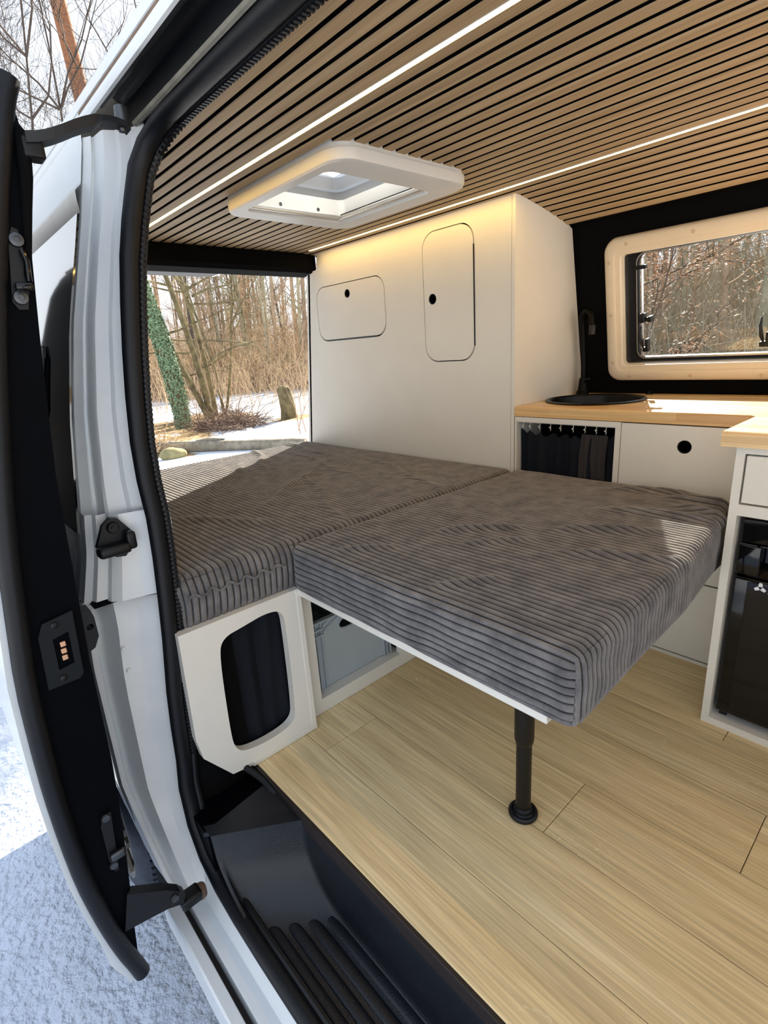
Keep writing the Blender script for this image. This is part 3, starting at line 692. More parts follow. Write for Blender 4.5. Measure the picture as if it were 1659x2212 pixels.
b = B(); b.tube([(-.898, lerp(INN, z)-.006, z) for z in (1.05, 1.11, 1.15, 1.18)]+[(-.9, .203, 1.20), (-.902, .196, 1.215)], [.004, .006, .008, .009, .009, .006], 10); b.done('corner_rubber', M_black_felt, dn)
# upper roller arm
b = B()
arm = smooth_path([(-.905, .205, 1.196), (-.905, .222, 1.199), (-.905, .246, 1.209), (-.91, .276, 1.226), (-.92, .306, 1.240), (-.93, .330, 1.246), (-.94, .352, 1.2465), (-.945, .358, 1.245)], 1)
b.sweep([[p+Vector((0, 0, -.011)), p+Vector((.02, 0, -.008)), p+Vector((.024, 0, .004)), p+Vector((0, 0, .005))] if i < len(arm)*.55 else [p+Vector((0, 0, -.005)), p+Vector((.022, 0, -.004)), p+Vector((.022, 0, .003)), p+Vector((0, 0, .004))] for i, p in enumerate(arm)], smooth=False)
ua = b.done('upper_arm', mat('grey_black_casting', srgb(28, 32, 37), .5, var=.2, vscale=20), dn)
b = B(); b.box(-.915, -.888, .200, .226, 1.172, 1.198, .004, 3); b.done('arm_bracket', M_black_metal, ua)
b = B(); b.lathe([(.0001, .024), (.009, .024), (.010, .012), (.010, 0), (.0001, 0)], (-.935, .352, 1.249), 14); b.lathe([(.0001, -.004), (.005, -.004), (.006, .002), (.0001, .002)], (-.93, .347, 1.242), 12); b.done('guide_roller', M_steel, ua)
# lower roller arm: triangular plate
b = B()
tri = [(.078, -.230), (.098, -.036), (.104, -.033), (.150, -.062), (.166, -.072), (.172, -.085), (.196, -.128), (.196, -.148), (.172, -.128), (.150, -.118), (.120, -.130), (.098, -.165)]
T = [(-.892, .088, -.030), (-.880, .150, -.066), (-.875, .172, -.086), (-.875, .180, -.100), (-.875, .172, -.118), (-.878, .145, -.108), (-.892, .070, -.106), (-.895, .068, -.11)]
vs = [(x, yv, z) for x, yv, z in T]+[(x-.022, yv, z) for x, yv, z in T]; n = len(T)
b.add(vs, [tuple(range(n)), tuple(range(2*n-1, n-1, -1))]+[(i, (i+1) % n, n+(i+1) % n, n+i) for i in range(n)])
la = b.done('lower_arm', M_black_metal, dn)
b = B(); b.box(-.905, -.872, .168, .210, -.140, -.118, .005, 3, ); b.done('arm_end', M_black_metal, la)
b = B(); b.lathe([(.0001, .004), (.007, .004), (.008, 0), (.0001, 0)], (-.876, .160, -.092), 14, ax='x'); b.done('arm_bolt', M_steel, la)
b = B(); b.lathe([(.0001, .012), (.011, .012), (.012, .006), (.012, -.012), (.0001, -.012)], (-.895, .212, -.140), 16); b.done('track_roller', M_rust, la)
# latches, contact plate, buffer
def door_pt(yf, z): a, c_ = lerp(OUT, z), lerp(INN, z); return a+(c_-a)*yf
def yzpoly(pts): return [(door_pt(f, z), z) for f, z in pts]
b = B(); b.plate(yzpoly([(.50, .995), (.62, .985), (.80, .985), (.84, 1.01), (.76, 1.03), (.78, 1.06), (.66, 1.085), (.52, 1.088), (.46, 1.07)]), [], .006, YZ(-.896)); ul = b.done('upper_latch', M_black_metal, dn)
for (f, z) in ((.62, 1.072), (.66, 1.0)):
    yv = door_pt(f, z); b = B(); b.lathe([(.0001, .004), (.004, .004), (.0042, .006), (.0085, .005), (.0095, 0), (.0001, 0)], (-.896, yv, z), 18, ax='x'); b.done('screw', M_steel, ul)
b = B(); b.tube([(-.890, door_pt(.72, 1.06), 1.06), (-.888, door_pt(.82, 1.045), 1.045), (-.888, door_pt(.84, 1.02), 1.02)], .0035, 8); b.box(-.896, -.880, door_pt(.62, 1.01)-.004, door_pt(.9, 1.01), 1.008, 1.018, .003, 3); b.done('latch_catch', M_black_gloss, ul)
b = B(); b.plate(yzpoly([(.36, .425), (.345, .515), (.42, .535), (.86, .542), (.86, .432), (.80, .425)]), [yzpoly([(.55, .452), (.53, .505), (.76, .51), (.77, .455)])], .005, YZ(-.895)); cp = b.done('contact_plate', mat('blue_black_plastic', srgb(8, 14, 19), .5, spec=.25), dn)
b = B(); b.plate(yzpoly([(.50, .445), (.48, .512), (.80, .517), (.81, .447)]), [], .004, YZ(-.9005)); b.done('contact_well', M_black_inside, cp)
for i in range(3):
    z = .492-.0115*i; b = B(); b.box(-.8985, -.8945, door_pt(.62, z), door_pt(.70, z), z-.0042, z+.0042, .001); b.done('contact', M_copper, cp)
for f, z in ((.58, .527), (.58, .436)):
    b = B(); b.lathe([(.0001, .003), (.003, .003), (.0055, .002), (.006, 0), (.0001, 0)], (-.895, door_pt(f, z), z), 14, ax='x'); b.done('screw', M_black_metal, cp)
b = B(); b.plate(yzpoly([(.70, .03), (.64, .06), (.62, .135), (.68, .155), (.82, .155), (.80, .07), (.78, .03)]), [], .006, YZ(-.896)); ll = b.done('lower_latch', M_black_metal, dn)
for f, z in ((.72, .148), (.70, .045)):
    b = B(); b.lathe([(.0001, .003), (.003, .003), (.0065, .003), (.0075, 0), (.0001, 0)], (-.896, door_pt(f, z), z), 14, ax='x'); b.done('screw', M_steel, ll)
b = B(); b.box(-.896, -.886, door_pt(.66, .07), door_pt(.95, .07), .058, .074, .004, 3); b.done('latch_hook', M_steel, ll)
yb = lerp(INN, .49)
b = B(); b.plate([(yb-.012, .535), (yb+.016, .528), (yb+.019, .515), (yb+.019, .480), (yb+.010, .462), (yb-.012, .452)], [circ(yb+.010, .500, .0055, 12)], .03, YZ(-.905)); b.done('door_buffer', M_black_rubber, dn)

# ================================================================== TAILGATE
tg = thing('tailgate', 'raised rear tailgate, only its dark grey lower trim showing behind the black beam', 'tailgate', (-2.5, .9, 1.3))
b = B(); b.plate([(-2.2, .33), (-2.2, 1.21), (-2.30, 1.243), (-2.62, 1.284), (-2.66, 1.24), (-2.66, .30)], [], -.04, lambda u, v, w_: (u, v, 1.286+(-2.2-u)*.035+w_)); b.done('inner_trim', mat('grey_trim_plastic', srgb(92, 92, 94), .7, var=.08, bump=.1), tg)
b = B(); b.plate([(-2.2, .28), (-2.2, 1.85), (-3.2, 1.78), (-3.3, 1.3), (-3.3, .35), (-3.2, .30)], [], -.03, lambda u, v, w_: (u, v, 1.40+(-2.2-u)*.32+w_)); b.done('outer_skin', M_white_paint, tg)
b = B(); b.tube([(-2.625, 1.290, 1.304), (-2.30, 1.248, 1.292)], .006, 6); b.done('trim_edge', M_alu, tg)
b = B(); b.box(-2.66, -2.58, 1.62, 1.66, 1.318, 1.345, .005); b.done('trim_clip', M_white_plastic, tg)

# ================================================================== ROOF HATCH
ht = thing('roof_hatch', 'white roof hatch with a rounded frame and clear white dome, set in the slatted ceiling', 'roof hatch', (-1.22, .98, 1.30))
b = B(); secs = []
IR = (-1.41, -1.045, .818, 1.150); OR = (-1.478, -.950, .779, 1.214)
for f, z, cr in ((.0, 1.345, .02), (0, 1.290, .02), (.06, 1.283, .022), (.86, 1.2805, .05), (.96, 1.2845, .055), (1.0, 1.293, .058), (1.0, 1.306, .058), (.93, 1.308, .052), (.93, 1.322, .052)):
    r4 = [i_+(o_-i_)*f for i_, o_ in zip(IR, OR)]
    secs.append([(p[0], p[1], z) for p in rrect(*r4, cr, 7)])
N = len(secs[0]); vs = [p for s in secs for p in s]
b.add(vs, [(i*N+j, i*N+(j+1) % N, (i+1)*N+(j+1) % N, (i+1)*N+j) for i in range(len(secs)-1) for j in range(N)], True); b.done('frame', M_white_plastic, ht, auto=30)
b = B(); secs = []
for ins, z in ((-.03, 1.345), (-.028, 1.375), (-.020, 1.380), (-.015, 1.410), (-.008, 1.414), (.0, 1.45), (.03, 1.475), (.10, 1.49)):
    secs.append([(p[0], p[1], z) for p in rrect(-1.415+ins, -1.04-ins, .820+ins, 1.142-ins, .03, 5)])
N = len(secs[0]); vs = [p for s in secs for p in s]
b.add(vs, [(i*N+j, i*N+(j+1) % N, (i+1)*N+(j+1) % N, (i+1)*N+j) for i in range(len(secs)-1) for j in range(N)]+[tuple((len(secs)-1)*N+j for j in range(N))], True); b.done('dome', M_dome, ht, auto=25)
b = B(); b.box(-1.449, -.986, .803, .813, 1.330, 1.349); b.box(-1.449, -.986, 1.178, 1.191, 1.330, 1.349); b.box(-1.449, -1.437, .813, 1.178, 1.330, 1.349); b.box(-1.02, -.986, .813, 1.178, 1.330, 1.349); b.done('dome_flange', M_white_plastic, ht)
b = B(); b.box(-1.41, -1.045, 1.125, 1.139, 1.287, 1.298, .002); b.box(-1.412, -1.392, .825, 1.138, 1.288, 1.299, .002); b.done('screen_rail', M_alu, ht)
B().box(-1.415, -1.04, 1.1405, 1.1425, 1.299, 1.306).done('screen_gap', M_black_plastic, ht)
for yv in (.93, 1.06): B().lathe([(.0001, .003), (.005, .003), (.005, 0), (.0001, 0)], (-1.412, yv, 1.312), 12, ax='x').done('screw', M_steel, ht)
b = B(); b.tube(smooth_path([(-1.268, 1.160, 1.43), (-1.262, 1.160, 1.392), (-1.248, 1.16, 1.377), (-1.225, 1.16, 1.379), (-1.215, 1.16, 1.396), (-1.232, 1.16, 1.405), (-1.246, 1.16, 1.398)], 2), .0035, 8)
b.tube(smooth_path([(-1.20, 1.16, 1.378), (-1.178, 1.16, 1.385), (-1.17, 1.16, 1.402), (-1.182, 1.16, 1.413)], 2), .0035, 8); b.done('dome_emblem', mat('grey_print', srgb(150, 150, 152), .5), ht)

# ================================================================== TALL CABINET
YT = 1.472
tcab = thing('tall_cabinet', 'tall white cabinet with two round-cornered hatches, from bed to ceiling', 'cabinet', (-1.6, 1.6, 0))
outl = [(-2.285, .0), (-1.0135, 0), (-1.0135, 1.3135), (-1.998, 1.3135), (-2.012, 1.250), (-2.085, 1.247), (-2.206, .50)]
d1 = (-2.031, -1.585, .954, 1.178); d2 = (-1.383, -1.154, .847, 1.275)
b = B(); b.plate(outl, [rrect(*d1, .055, 8)[::-1], rrect(*d2, .058, 8)[::-1]], .015, XZ(YT)); b.done('front_panel', M_white_panel, tcab)
side_out = [(YT, 0), (1.95, 0), (1.95, .5), (1.922, .69), (1.80, 1.245), (1.786, 1.252), (1.748, 1.268), (YT, 1.3135)]
b = B(); b.plate(side_out, [], .012, YZ(-1.0)); b.done('side_panel', M_white_panel, tcab)
b = B(); b.plate([(-2.28, 0), (-1.02, 0), (-1.02, 1.3), (-2.01, 1.3), (-2.2, .5)], [], .01, XZ(1.62)); b.done('back_panel', M_black_felt, tcab)
b = B(); b.plate([(YT, .0), (1.93, 0), (1.80, 1.24), (YT, 1.24)], [], .012, lambda u, v, w_: (-2.255+.155*v+w_, u, v)); b.done('rear_panel', M_white_panel, tcab)
g = .0035
h1 = circ(-1.812, 1.133, .0165, 24); h2 = circ(-1.340, 1.060, .0175, 24)
b = B(); b.plate(rrect(d1[0]+g, d1[1]-g, d1[2]+g*1.6, d1[3]-g, .053, 8), [h1[::-1]], .013, XZ(YT-.0005)); dA = b.done('hatch_door', M_white_panel, tcab); dA['label'] = 'low wide hatch door with finger hole at its top'
b = B(); b.plate(rrect(d2[0]+g, d2[1]-g*1.3, d2[2]+g, d2[3]-g, .056, 8), [h2[::-1]], .013, XZ(YT-.0005)); dB = b.done('hatch_door', M_white_panel, tcab); dB['label'] = 'tall narrow hatch door with finger hole at its side'
def rings(c, r, par):
    bb = B(); bb.lathe([(r, .0), (r, .013), (r-.003, .013), (r-.003, 0)], (c[0], YT-.001, c[1]), 24, ax='y'); bb.done('finger_hole', M_black_plastic, par)
rings((-1.812, 1.133), .0165, dA); rings((-1.340, 1.060), .0175, dB)
B().box(d2[1]-.0045, d2[1]+.0005, YT-.0012, YT+.006, .895, 1.205).done('piano_hinge', M_black_metal, tcab)
B().box(-1.97, -1.64, YT-.0008, YT+.006, d1[2]-.001, d1[2]+.0045).done('piano_hinge', M_black_metal, tcab)

# ================================================================== BED BASE with crate
bb_ = thing('bed_bench', 'white bed base with a rounded cut-out panel beside the step', 'bed base', (-1.2, .7, 0))
pan = [(.292, .388), (.577, .388), (.579, .0005), (.400, .0005), (.398, .004), (.350, .012), (.294, .091), (.286, .143)]
hole = smooth_loop([(.366, .305), (.378, .345), (.430, .352), (.487, .361), (.528, .350), (.530, .29), (.527, .10), (.520, .052), (.460, .042), (.385, .050), (.364, .075), (.361, .12)], 3)
b = B(); b.plate(pan, [hole[::-1]], .022, YZ(-.972)); b.done('end_panel', M_white_panel, bb_)
b = B(); b.box(-.9735, -.969, .400, .579, .001, .0125, .001); b.box(-.9735, -.9705, .566, .579, .0125, .386, .001); b.done('edge_trim', M_white_panel, bb_)
b = B(); rows_ = []
rg = np.linspace(0, 1, 30)
for zf in np.linspace(0, 1, 14):
    z = .03+.35*zf
    rows_.append([(-1.008+.006*math.sin(u*17+zf*1.2)*(.4+.6*zf)+.004*math.sin(u*31-2*zf)-.012*math.sin(zf*PI)*.4, .345+.21*u, z) for u in rg])
b.sweep(rows_, closed=False); b.done('pocket_cloth', M_cloth, bb_)
fr = [(.583, .001), (1.455, .001), (1.455, .372), (.583, .372)]
b = B(); b.plate(fr, [[(.9115, .041), (.9115, .352), (.6245, .352), (.6245, .041)], [(1.44, .041), (1.44, .36), (.952, .36), (.952, .041)]], .018, YZ(-1.006)); b.done('front_frame', M_white_panel, bb_)
b = B(); b.box(-1.026, -1.012, .945, 1.45, .03, .365); b.done('blank_panel', M_white_panel, bb_)
b = B(); b.box(-1.50, -1.024, .60, 1.45, .028, .040); b.done('shelf', M_white_panel, bb_)
b = B(); b.box(-2.19, -1.026, .33, 1.45, .372, .386); b.done('bed_board', M_white_panel, bb_)
b = B(); b.box(-1.55, -1.54, .59, 1.45, .04, .37); b.box(-1.54, -1.026, .612, .618, .04, .37); b.box(-1.54, -1.026, .925, .931, .04, .37); b.done('inner_panel', M_black_felt, bb_)
# grey plastic crate
cr = thing('plastic_crate', 'grey plastic storage crate with a handle slot, inside the bed base', 'crate', (-1.2, .765, .04))
x0c = -1.040
b = B(); sl = [(.738, .222), (.800, .222), (.815, .212), (.815, .197), (.800, .188), (.738, .188), (.722, .197), (.722, .212)]
b.plate([(.644, .0415), (.892, .0415), (.897, .243), (.638, .243)], [smooth_loop(sl, 2)[::-1]], .003, YZ(x0c)); b.done('front_wall', M_crate, cr)
b = B(); b.plate([(.634, .0412), (.902, .0412), (.902, .046), (.634, .046)], [], .40, YZ(x0c-.002)); b.box(x0c-.40, x0c-.003, .640, .644, .046, .243); b.box(x0c-.40, x0c-.003, .893, .897, .046, .243); b.box(x0c-.403, x0c-.40, .640, .897, .046, .243); b.done('crate_body', M_crate, cr)
b = B()
for z in (.205, .222, .243): b.box(x0c-.002, x0c+.012, .626, .668 if z < .24 else .912, z-.002, z+.002)
b.box(x0c-.40, x0c+.012, .626, .6285, .203, .245); b.done('rim', M_crate, cr)
for yv in (.634, .646, .663, .872, .884, .897):
    B().box(x0c-.001, x0c+.008, yv-.0015, yv+.0015, .042, .243).done('rib', M_crate, cr)
b = B()
for i, (ya, za, yb2, zb2) in enumerate(((.668, .205, .722, .232), (.668, .222, .70, .238), (.815, .232, .87, .205))): b.tube([(x0c+.003, ya, za), (x0c+.003, (ya+yb2)/2, (za+zb2)/2+.003), (x0c+.003, yb2, zb2)], .002, 6)
b.tube([(x0c+.001, p[0], p[1]) for p in smooth_loop(sl, 2)]+[(x0c+.001, *smooth_loop(sl, 2)[0])], .0032, 6); b.done('handle_rim', M_crate, cr)

# ================================================================== MATTRESSES (corduroy covers)
def hash_sines(seed, n, fmin, fmax):
    rg_ = np.random.RandomState(seed)
    return [(rg_.uniform(fmin, fmax)*math.cos(a), rg_.uniform(fmin, fmax)*math.sin(a), rg_.uniform(0, 6.28)) for a in rg_.uniform(0, 6.28, n)]
def corduroy(name, x0, x1, y0, y1, z0, z1, r, pitch, seed, folds, parent, xend=None, nx=90, amp=.0062, nper=12, wavy=.003, near_amp=.004, sidep=None):
    wv = hash_sines(seed, 7, 6, 26); lw = hash_sines(seed+1, 6, 5, 18); sd = hash_sines(seed+3, 8, 10, 45)
    def fn(hs, a, b): 
        s = 0
        for fx, fy, ph in hs: s = s+np.sin(fx*a+fy*b+ph)
        return s/len(hs)
    V = []; F = []; G = []; off = 0
    c0 = np.array([x0+r, y0+r, z0+r*.6]); c1 = np.array([x1-r, y1-r, z1-r])
    nrib = int((y1-y0)/pitch); ny = nrib*nper; nz = max(10, int((z1-z0)/pitch)*nper)
    def face(fix, val, A, a_vals, Bx, b_vals, tmode):
        nonlocal off
        a, b_ = np.meshgrid(a_vals, b_vals, indexing='ij')
        q = np.zeros(a.shape+(3,)); q[..., fix] = val; q[..., A] = a; q[..., Bx] = b_
        c = np.clip(q, c0, c1); d = q-c; ln = np.linalg.norm(d, axis=-1, keepdims=True); nrm = d/np.maximum(ln, 1e-9)
        p = c+nrm*r
        p[..., 2] = np.where(q[..., 2] <= z0+1e-6, z0, p[..., 2])
        # rib coordinate
        th = np.arctan2(-nrm[..., 1], np.maximum(nrm[..., 2], 0)) if tmode != 'end' else np.arctan2(-nrm[..., 1], np.abs(nrm[..., 0]))
        flat = p[..., 1]
        if tmode == 'end': t = np.where(np.abs(nrm[..., 1]) > 1e-6, c[..., 1]-r*th, flat)
        elif tmode == 'near':
            t = np.where(nrm[..., 2] > 1e-6, c[..., 1]-r*th, y0+r-r*PI/2-(c1[2]-p[..., 2]))
        else: t = c[..., 1]-r*th
        X, Y, Z = p[..., 0], p[..., 1], p[..., 2]
        u2 = Y+ (z1-Z)
        lat = wavy*fn(lw, X*1.0, u2)
        wr = near_amp*.45*fn(wv, X, u2) if tmode == 'top' else near_amp*.7*fn(sd, X*1.3, Z*3+Y*1.3)
        if tmode != 'top': lat = lat+.0045*fn(sd, X*1.6, Z*1.6)*np.clip((z1-Z)/.03, 0, 1)
        for (fx, fy, ang, ln_, wd, am) in folds:
            dx = X-fx; dy = Y-fy; s = dx*math.cos(ang)+dy*math.sin(ang); n_ = -dx*math.sin(ang)+dy*math.cos(ang)
            n_ = n_+.01*np.sin(s*18)
            gg = 1.4*am*np.exp(-(n_/wd)**2)*np.exp(-(s/ln_)**4)
            wr = wr+gg*(nrm[..., 2] > .3); lat = lat+gg*.35
        fr0 = np.abs(2*(((t+lat)/pitch) % 1.0)-1); rib = amp*(np.sqrt(np.maximum(1-(fr0*.985)**2, 0))-1)
        fade = np.clip((Z-z0)/.012, 0, 1)
        dsp = (rib+wr*fade)
        p = p+nrm*dsp[..., None]
        if xend is not None:
            xe = np.interp(Y, [e[0] for e in xend], [e[1] for e in xend]); fr_ = np.clip((X-x0)/(x1-x0), 0, 1)**3
            p[..., 0] += fr_*xe
        G.extend((np.clip((fr0-.62)/.3, 0, 1)**1.5*np.clip(fade+.2, 0, 1)).ravel().tolist())
        na, nb = a.shape; V.extend(map(tuple, p.reshape(-1, 3)))
        for i in range(na-1):
            base = off+i*nb
            for j in range(nb-1): F.append((base+j, base+j+1, base+nb+j+1, base+nb+j))
        off += na*nb
    def edge(a0, a1, n): # denser at ends for the rounding
        t = np.linspace(0, 1, n); return a0+(a1-a0)*t
    xs_ = np.concatenate([np.linspace(x0, x0+r, 5)[:-1], np.linspace(x0+r, x1-r, nx), np.linspace(x1-r, x1, 9)[1:]])
    ys_ = np.concatenate([np.linspace(y0, y0+r, 3*nper)[:-1], np.linspace(y0+r, y1-r, ny), np.linspace(y1-r, y1, 8)[1:]])
    zs_ = np.concatenate([np.linspace(z0, z1-r, nz), np.linspace(z1-r, z1, 2*nper)[1:]])
    face(2, z1, 0, xs_, 1, ys_, 'top'); face(1, y0, 0, xs_, 2, zs_, 'near'); face(0, x1, 1, ys_, 2, np.linspace(z0, z1, 18), 'end')
    face(1, y1, 0, np.linspace(x0, x1, 30), 2, np.linspace(z0, z1, 8), 'near'); face(0, x0, 1, ys_[::4], 2, np.linspace(z0, z1, 8), 'end')
    V.extend([(x0+r, y0+r, z0), (x1-r, y0+r, z0), (x1-r, y1-r, z0), (x0+r, y1-r, z0)]); F.append((off, off+1, off+2, off+3))
    me = bpy.data.meshes.new(name); me.from_pydata(V, [], F); me.polygons.foreach_set('use_smooth', [True]*len(F)); me.materials.append(M_fabric); me.update()
    at = me.attributes.new('groove', 'FLOAT', 'POINT'); at.data.foreach_set('value', G+[0.0]*(len(V)-len(G)))
    bm_ = bmesh.new(); bm_.from_mesh(me); bmesh.ops.recalc_face_normals(bm_, faces=bm_.faces); bm_.to_mesh(me); bm_.free()
    return link(me, name, parent)
mA = thing('mattress', 'dark grey corduroy mattress on the white bed base, partly sunlit, at the rear', 'mattress', (-1.6, .9, .387))
corduroy('cover', -2.20, -.985, .305, 1.458, .388, .497, .028, .0152, 3,
         [(-1.50, .95, 2.2, .30, .016, .007), (-1.66, 1.15, 2.9, .35, .012, .006), (-1.30, 1.22, 2.8, .28, .012, .006), (-1.25, .86, 2.7, .30, .010, .005), (-1.75, .80, 2.4, .28, .013, .008), (-1.95, 1.05, 2.7, .3, .012, .008), (-1.3, .55, .6, .15, .02, .006), (-2.0, 1.3, 3.0, .3, .014, .007)], mA, nx=90)
b = B(); pts = [(-.9815+.003*math.sin(i*1.9), .33+.225*i/40, .452+.006*math.sin(i*.9)) for i in range(41)]; b.tube(pts, .0026, 6); b.done('side_seam', M_fabric, mA)
mB = thing('mattress_extension', 'dark grey corduroy cushion on the fold-out board, long edge facing the door', 'mattress', (-.64, 1.0, .387))
corduroy('cover', -.981, -.290, .566, 1.458, .3875, .500, .026, .0142, 11,
         [(-.70, .90, .9, .09, .012, .008), (-.62, .86, 1.0, .07, .012, .006), (-.48, 1.05, .7, .10, .016, .009), (-.40, .93, .6, .10, .014, .008), (-.42, 1.22, .3, .12, .018, .010), (-.36, 1.36, .2, .09, .014, .014), (-.50, 1.40, .4, .10, .016, .010), (-.82, .66, 1.0, .06, .01, .005), (-.55, .66, 1.2, .06, .01, .005), (-.34, 1.28, -.2, .07, .012, .012)],
         mB, xend=[(.56, .008), (.8, 0), (1.0, -.004), (1.22, -.022), (1.35, -.045), (1.46, -.075)], nx=100, near_amp=.006)
# fold-out board with adjustable leg
ex = thing('bed_extension_board', 'white fold-out bed board on one black leg, under the loose cushion', 'board', (-.64, 1.0, 0))
B().box(-.972, -.330, .573, 1.44, .371, .3865, .001).done('board', M_white_panel, ex)
lg = B(); lx, ly = -.458, .716
lg.lathe([(.0001, .371), (.0185, .371), (.0185, .186), (.0175, .179), (.0155, .172), (.0001, .172)], (lx, ly, 0), 32); leg = lg.done('leg', M_black_metal, ex)
B().lathe([(.0001, .18), (.0147, .18), (.0147, .012), (.0001, .012)], (lx, ly, 0), 32).done('leg_tube', M_black_metal, leg)
B().lathe([(.0001, .0005), (.026, .0005), (.0285, .004), (.0285, .009), (.026, .012), (.022, .0128), (.0205, .011), (.0185, .013), (.0175, .020), (.015, .022), (.0001, .022)], (lx, ly, 0), 36).done('leg_foot', M_black_plastic, leg)

# ================================================================== KITCHEN UNIT
ku = thing('kitchen_cabinet', 'white kitchen cabinet with curtained niche and finger-hole drawer under the sink worktop', 'cabinet', (-.65, 1.6, 0))
ZW0, ZW1 = .667, .697
b = B(); b.box(-.996, -.990, YT, 1.90, .0, .665); b.box(-.664, -.6485, YT, 1.85, .0, .665); b.box(-.99, -.664, YT+.001, YT+.016, .650, .665); b.box(-.99, -.31, 1.85, 1.86, 0, .66); b.box(-.99, -.31, YT, YT+.012, .0, .0095); b.done('carcass', M_white_panel, ku)
b = B(); b.plate([(-.6465, .245), (-.3085, .245), (-.3085, .6635), (-.6465, .6635)], [circ(-.481, .6095, .0175, 28)[::-1]], .016, XZ(YT+.0005)); d = b.done('drawer', M_white_panel, ku)
b = B(); b.lathe([(.0175, 0), (.0175, .015), (.0145, .015), (.0145, 0)], (-.481, YT+.001, .6095), 28, ax='y'); b.done('finger_hole', M_black_plastic, d)
B().box(-.64, -.31, 1.52, 1.53, .25, .65).done('drawer_back', M_black_felt, d)
B().box(-.6465, -.3085, YT+.0005, YT+.0165, .0135, .2405).done('drawer', M_white_panel, ku)
b = B(); b.box(-.99, -.665, YT+.001, YT+.016, .0, .33); b.done('lower_panel', M_white_panel, ku)
B().box(-.99, -.664, 1.62, 1.63, .33, .66).done('niche_back', M_black_felt, ku)
ct = thing('curtain', 'black niche curtain hanging from white hooks under the wooden worktop', 'curtain', (-.83, 1.49, .35))
b = B(); cols = np.linspace(0, 1, 70); rws = []
gap = lambda u: 1 if u < .80 or u > .84 else 0
for zf in np.linspace(0, 1, 18):
    rws.append([(-.986+.316*u, 1.492+.010*math.sin(u*38+.5*math.sin(zf*3))*(.5+.5*(1-zf))+.006*math.sin(u*15+zf)-.004*zf, .34+.288*zf-.012*math.sin(u*PI*8)**2*zf**6-.012*zf*math.sin(u*2.5+.3)) for u in cols])
b.sweep(rws, closed=False); b.done('cloth', M_cloth, ct)
b = B(); b.sweep([[(-.760+.012*math.sin(z*9)-.012*(.64-z)+dx, 1.482+.004*math.sin(dx*300+z*20), z) for dx in np.linspace(0, .082, 12)] for z in np.linspace(.34, .622, 10)], closed=False); b.done('overlap', mat('charcoal_cloth', srgb(48, 44, 42), .9, var=.15), ct)
B().box(-.99, -.664, 1.484, 1.492, .646, .650).done('curtain_rail', M_white_plastic, ct)
for i, u in enumerate((.05, .13, .24, .36, .47, .60, .72, .83, .92, .97)[:9]):
    x = -.986+.316*u; b = B(); b.tube([(x, 1.482, .647), (x+.002, 1.480, .641), (x-.003, 1.479, .636), (x+.003, 1.479, .631), (x, 1.481, .626)], .0011, 6); b.box(x-.0035, x+.0035, 1.4785, 1.4805, .6355, .637); b.done('hook', M_white_plastic, ct)
# fridge housing
fc = thing('fridge_cabinet', 'white cabinet frame around the black fridge, with one drawer on top', 'cabinet', (0, 1.5, 0))
YF = 1.2375; FX0, FX1 = -.306, .215
b = B(); b.box(FX0, FX0+.016, YF, 1.88, .0, .666); b.box(FX1-.016, FX1, YF, 1.88, 0, .666); b.box(FX0+.016, FX1-.016, YF, 1.86, 0, .017); b.box(FX0+.016, FX1-.016, YF, 1.86, .521, .545); b.box(FX0+.016, FX1-.016, YF, YF+.02, .652, .666); b.done('frame', M_white_panel, fc)
b = B(); b.box(FX0+.0195, FX1-.0195, YF+.001, YF+.017, .549, .6485, .001, 1); b.done('drawer', M_white_panel, fc)
# worktop
wt = thing('worktop', 'L-shaped light wooden butcher-block worktop with a round sink cut-out', 'worktop', (-.4, 1.6, ZW0))
ol = [(-.999, 1.4725), (-.347, 1.4725), (-.332, 1.458), (-.332, 1.2225), (.24, 1.2225), (.24, 1.4725), (.7, 1.4725), (.7, 1.922), (-.999, 1.922)]
SC = (-.842, 1.700); SR = .150
b = B()
hl = circ(*SC, SR-.004, 40)
b.plate(ol, [hl[::-1]], ZW1-ZW0-.003, lambda u, v, w_: (u, v, ZW1-.003+w_))
b.plate([(u+(.003 if u < -.99 else 0), v) if False else (u, v+(.003 if v < 1.48 else 0)) for u, v in ol], [hl[::-1]], .003, XY(ZW1)); b.done('top', M_worktop, wt)
sk = thing('sink', 'round black inset sink in the wooden worktop', 'sink', (SC[0], SC[1], ZW1))
B().lathe([(SR+.006, .0005), (SR+.007, .004), (SR+.003, .0065), (SR-.004, .0065), (SR-.010, .001), (SR-.016, -.03), (SR-.022, -.10), (SR-.04, -.125), (.03, -.13), (.0001, -.13)], (SC[0], SC[1], ZW1), 56).done('bowl', M_sink, sk)
B().lathe([(.0001, .004), (.018, .004), (.022, .001), (.022, 0), (.0001, 0)], (SC[0], SC[1], ZW1-.1298), 20).done('drain', M_chrome, sk)
fa = thing('tap', 'slim black swan-neck tap behind the round sink', 'tap', (-.965, 1.853, ZW1))
B().lathe([(.0001, 0), (.022, 0), (.022, .012), (.017, .018), (.014, .05), (.013, .06), (.0001, .06)], (-.965, 1.853, ZW1), 24).done('base', M_tap, fa)
b = B(); pts = [(-.965, 1.853, ZW1+.05), (-.965, 1.85, ZW1+.12), (-.966, 1.832, ZW1+.235)]
for i in range(9):
    a = PI-PI*i/8; pts.append((-.942+.0235*math.cos(a), 1.825-.003*i, .948+.034*math.sin(a)))
pts += [(-.914, 1.796, .930), (-.911, 1.796, .912)]
b.tube(pts, .0085, 14); b.done('spout', M_tap, fa)
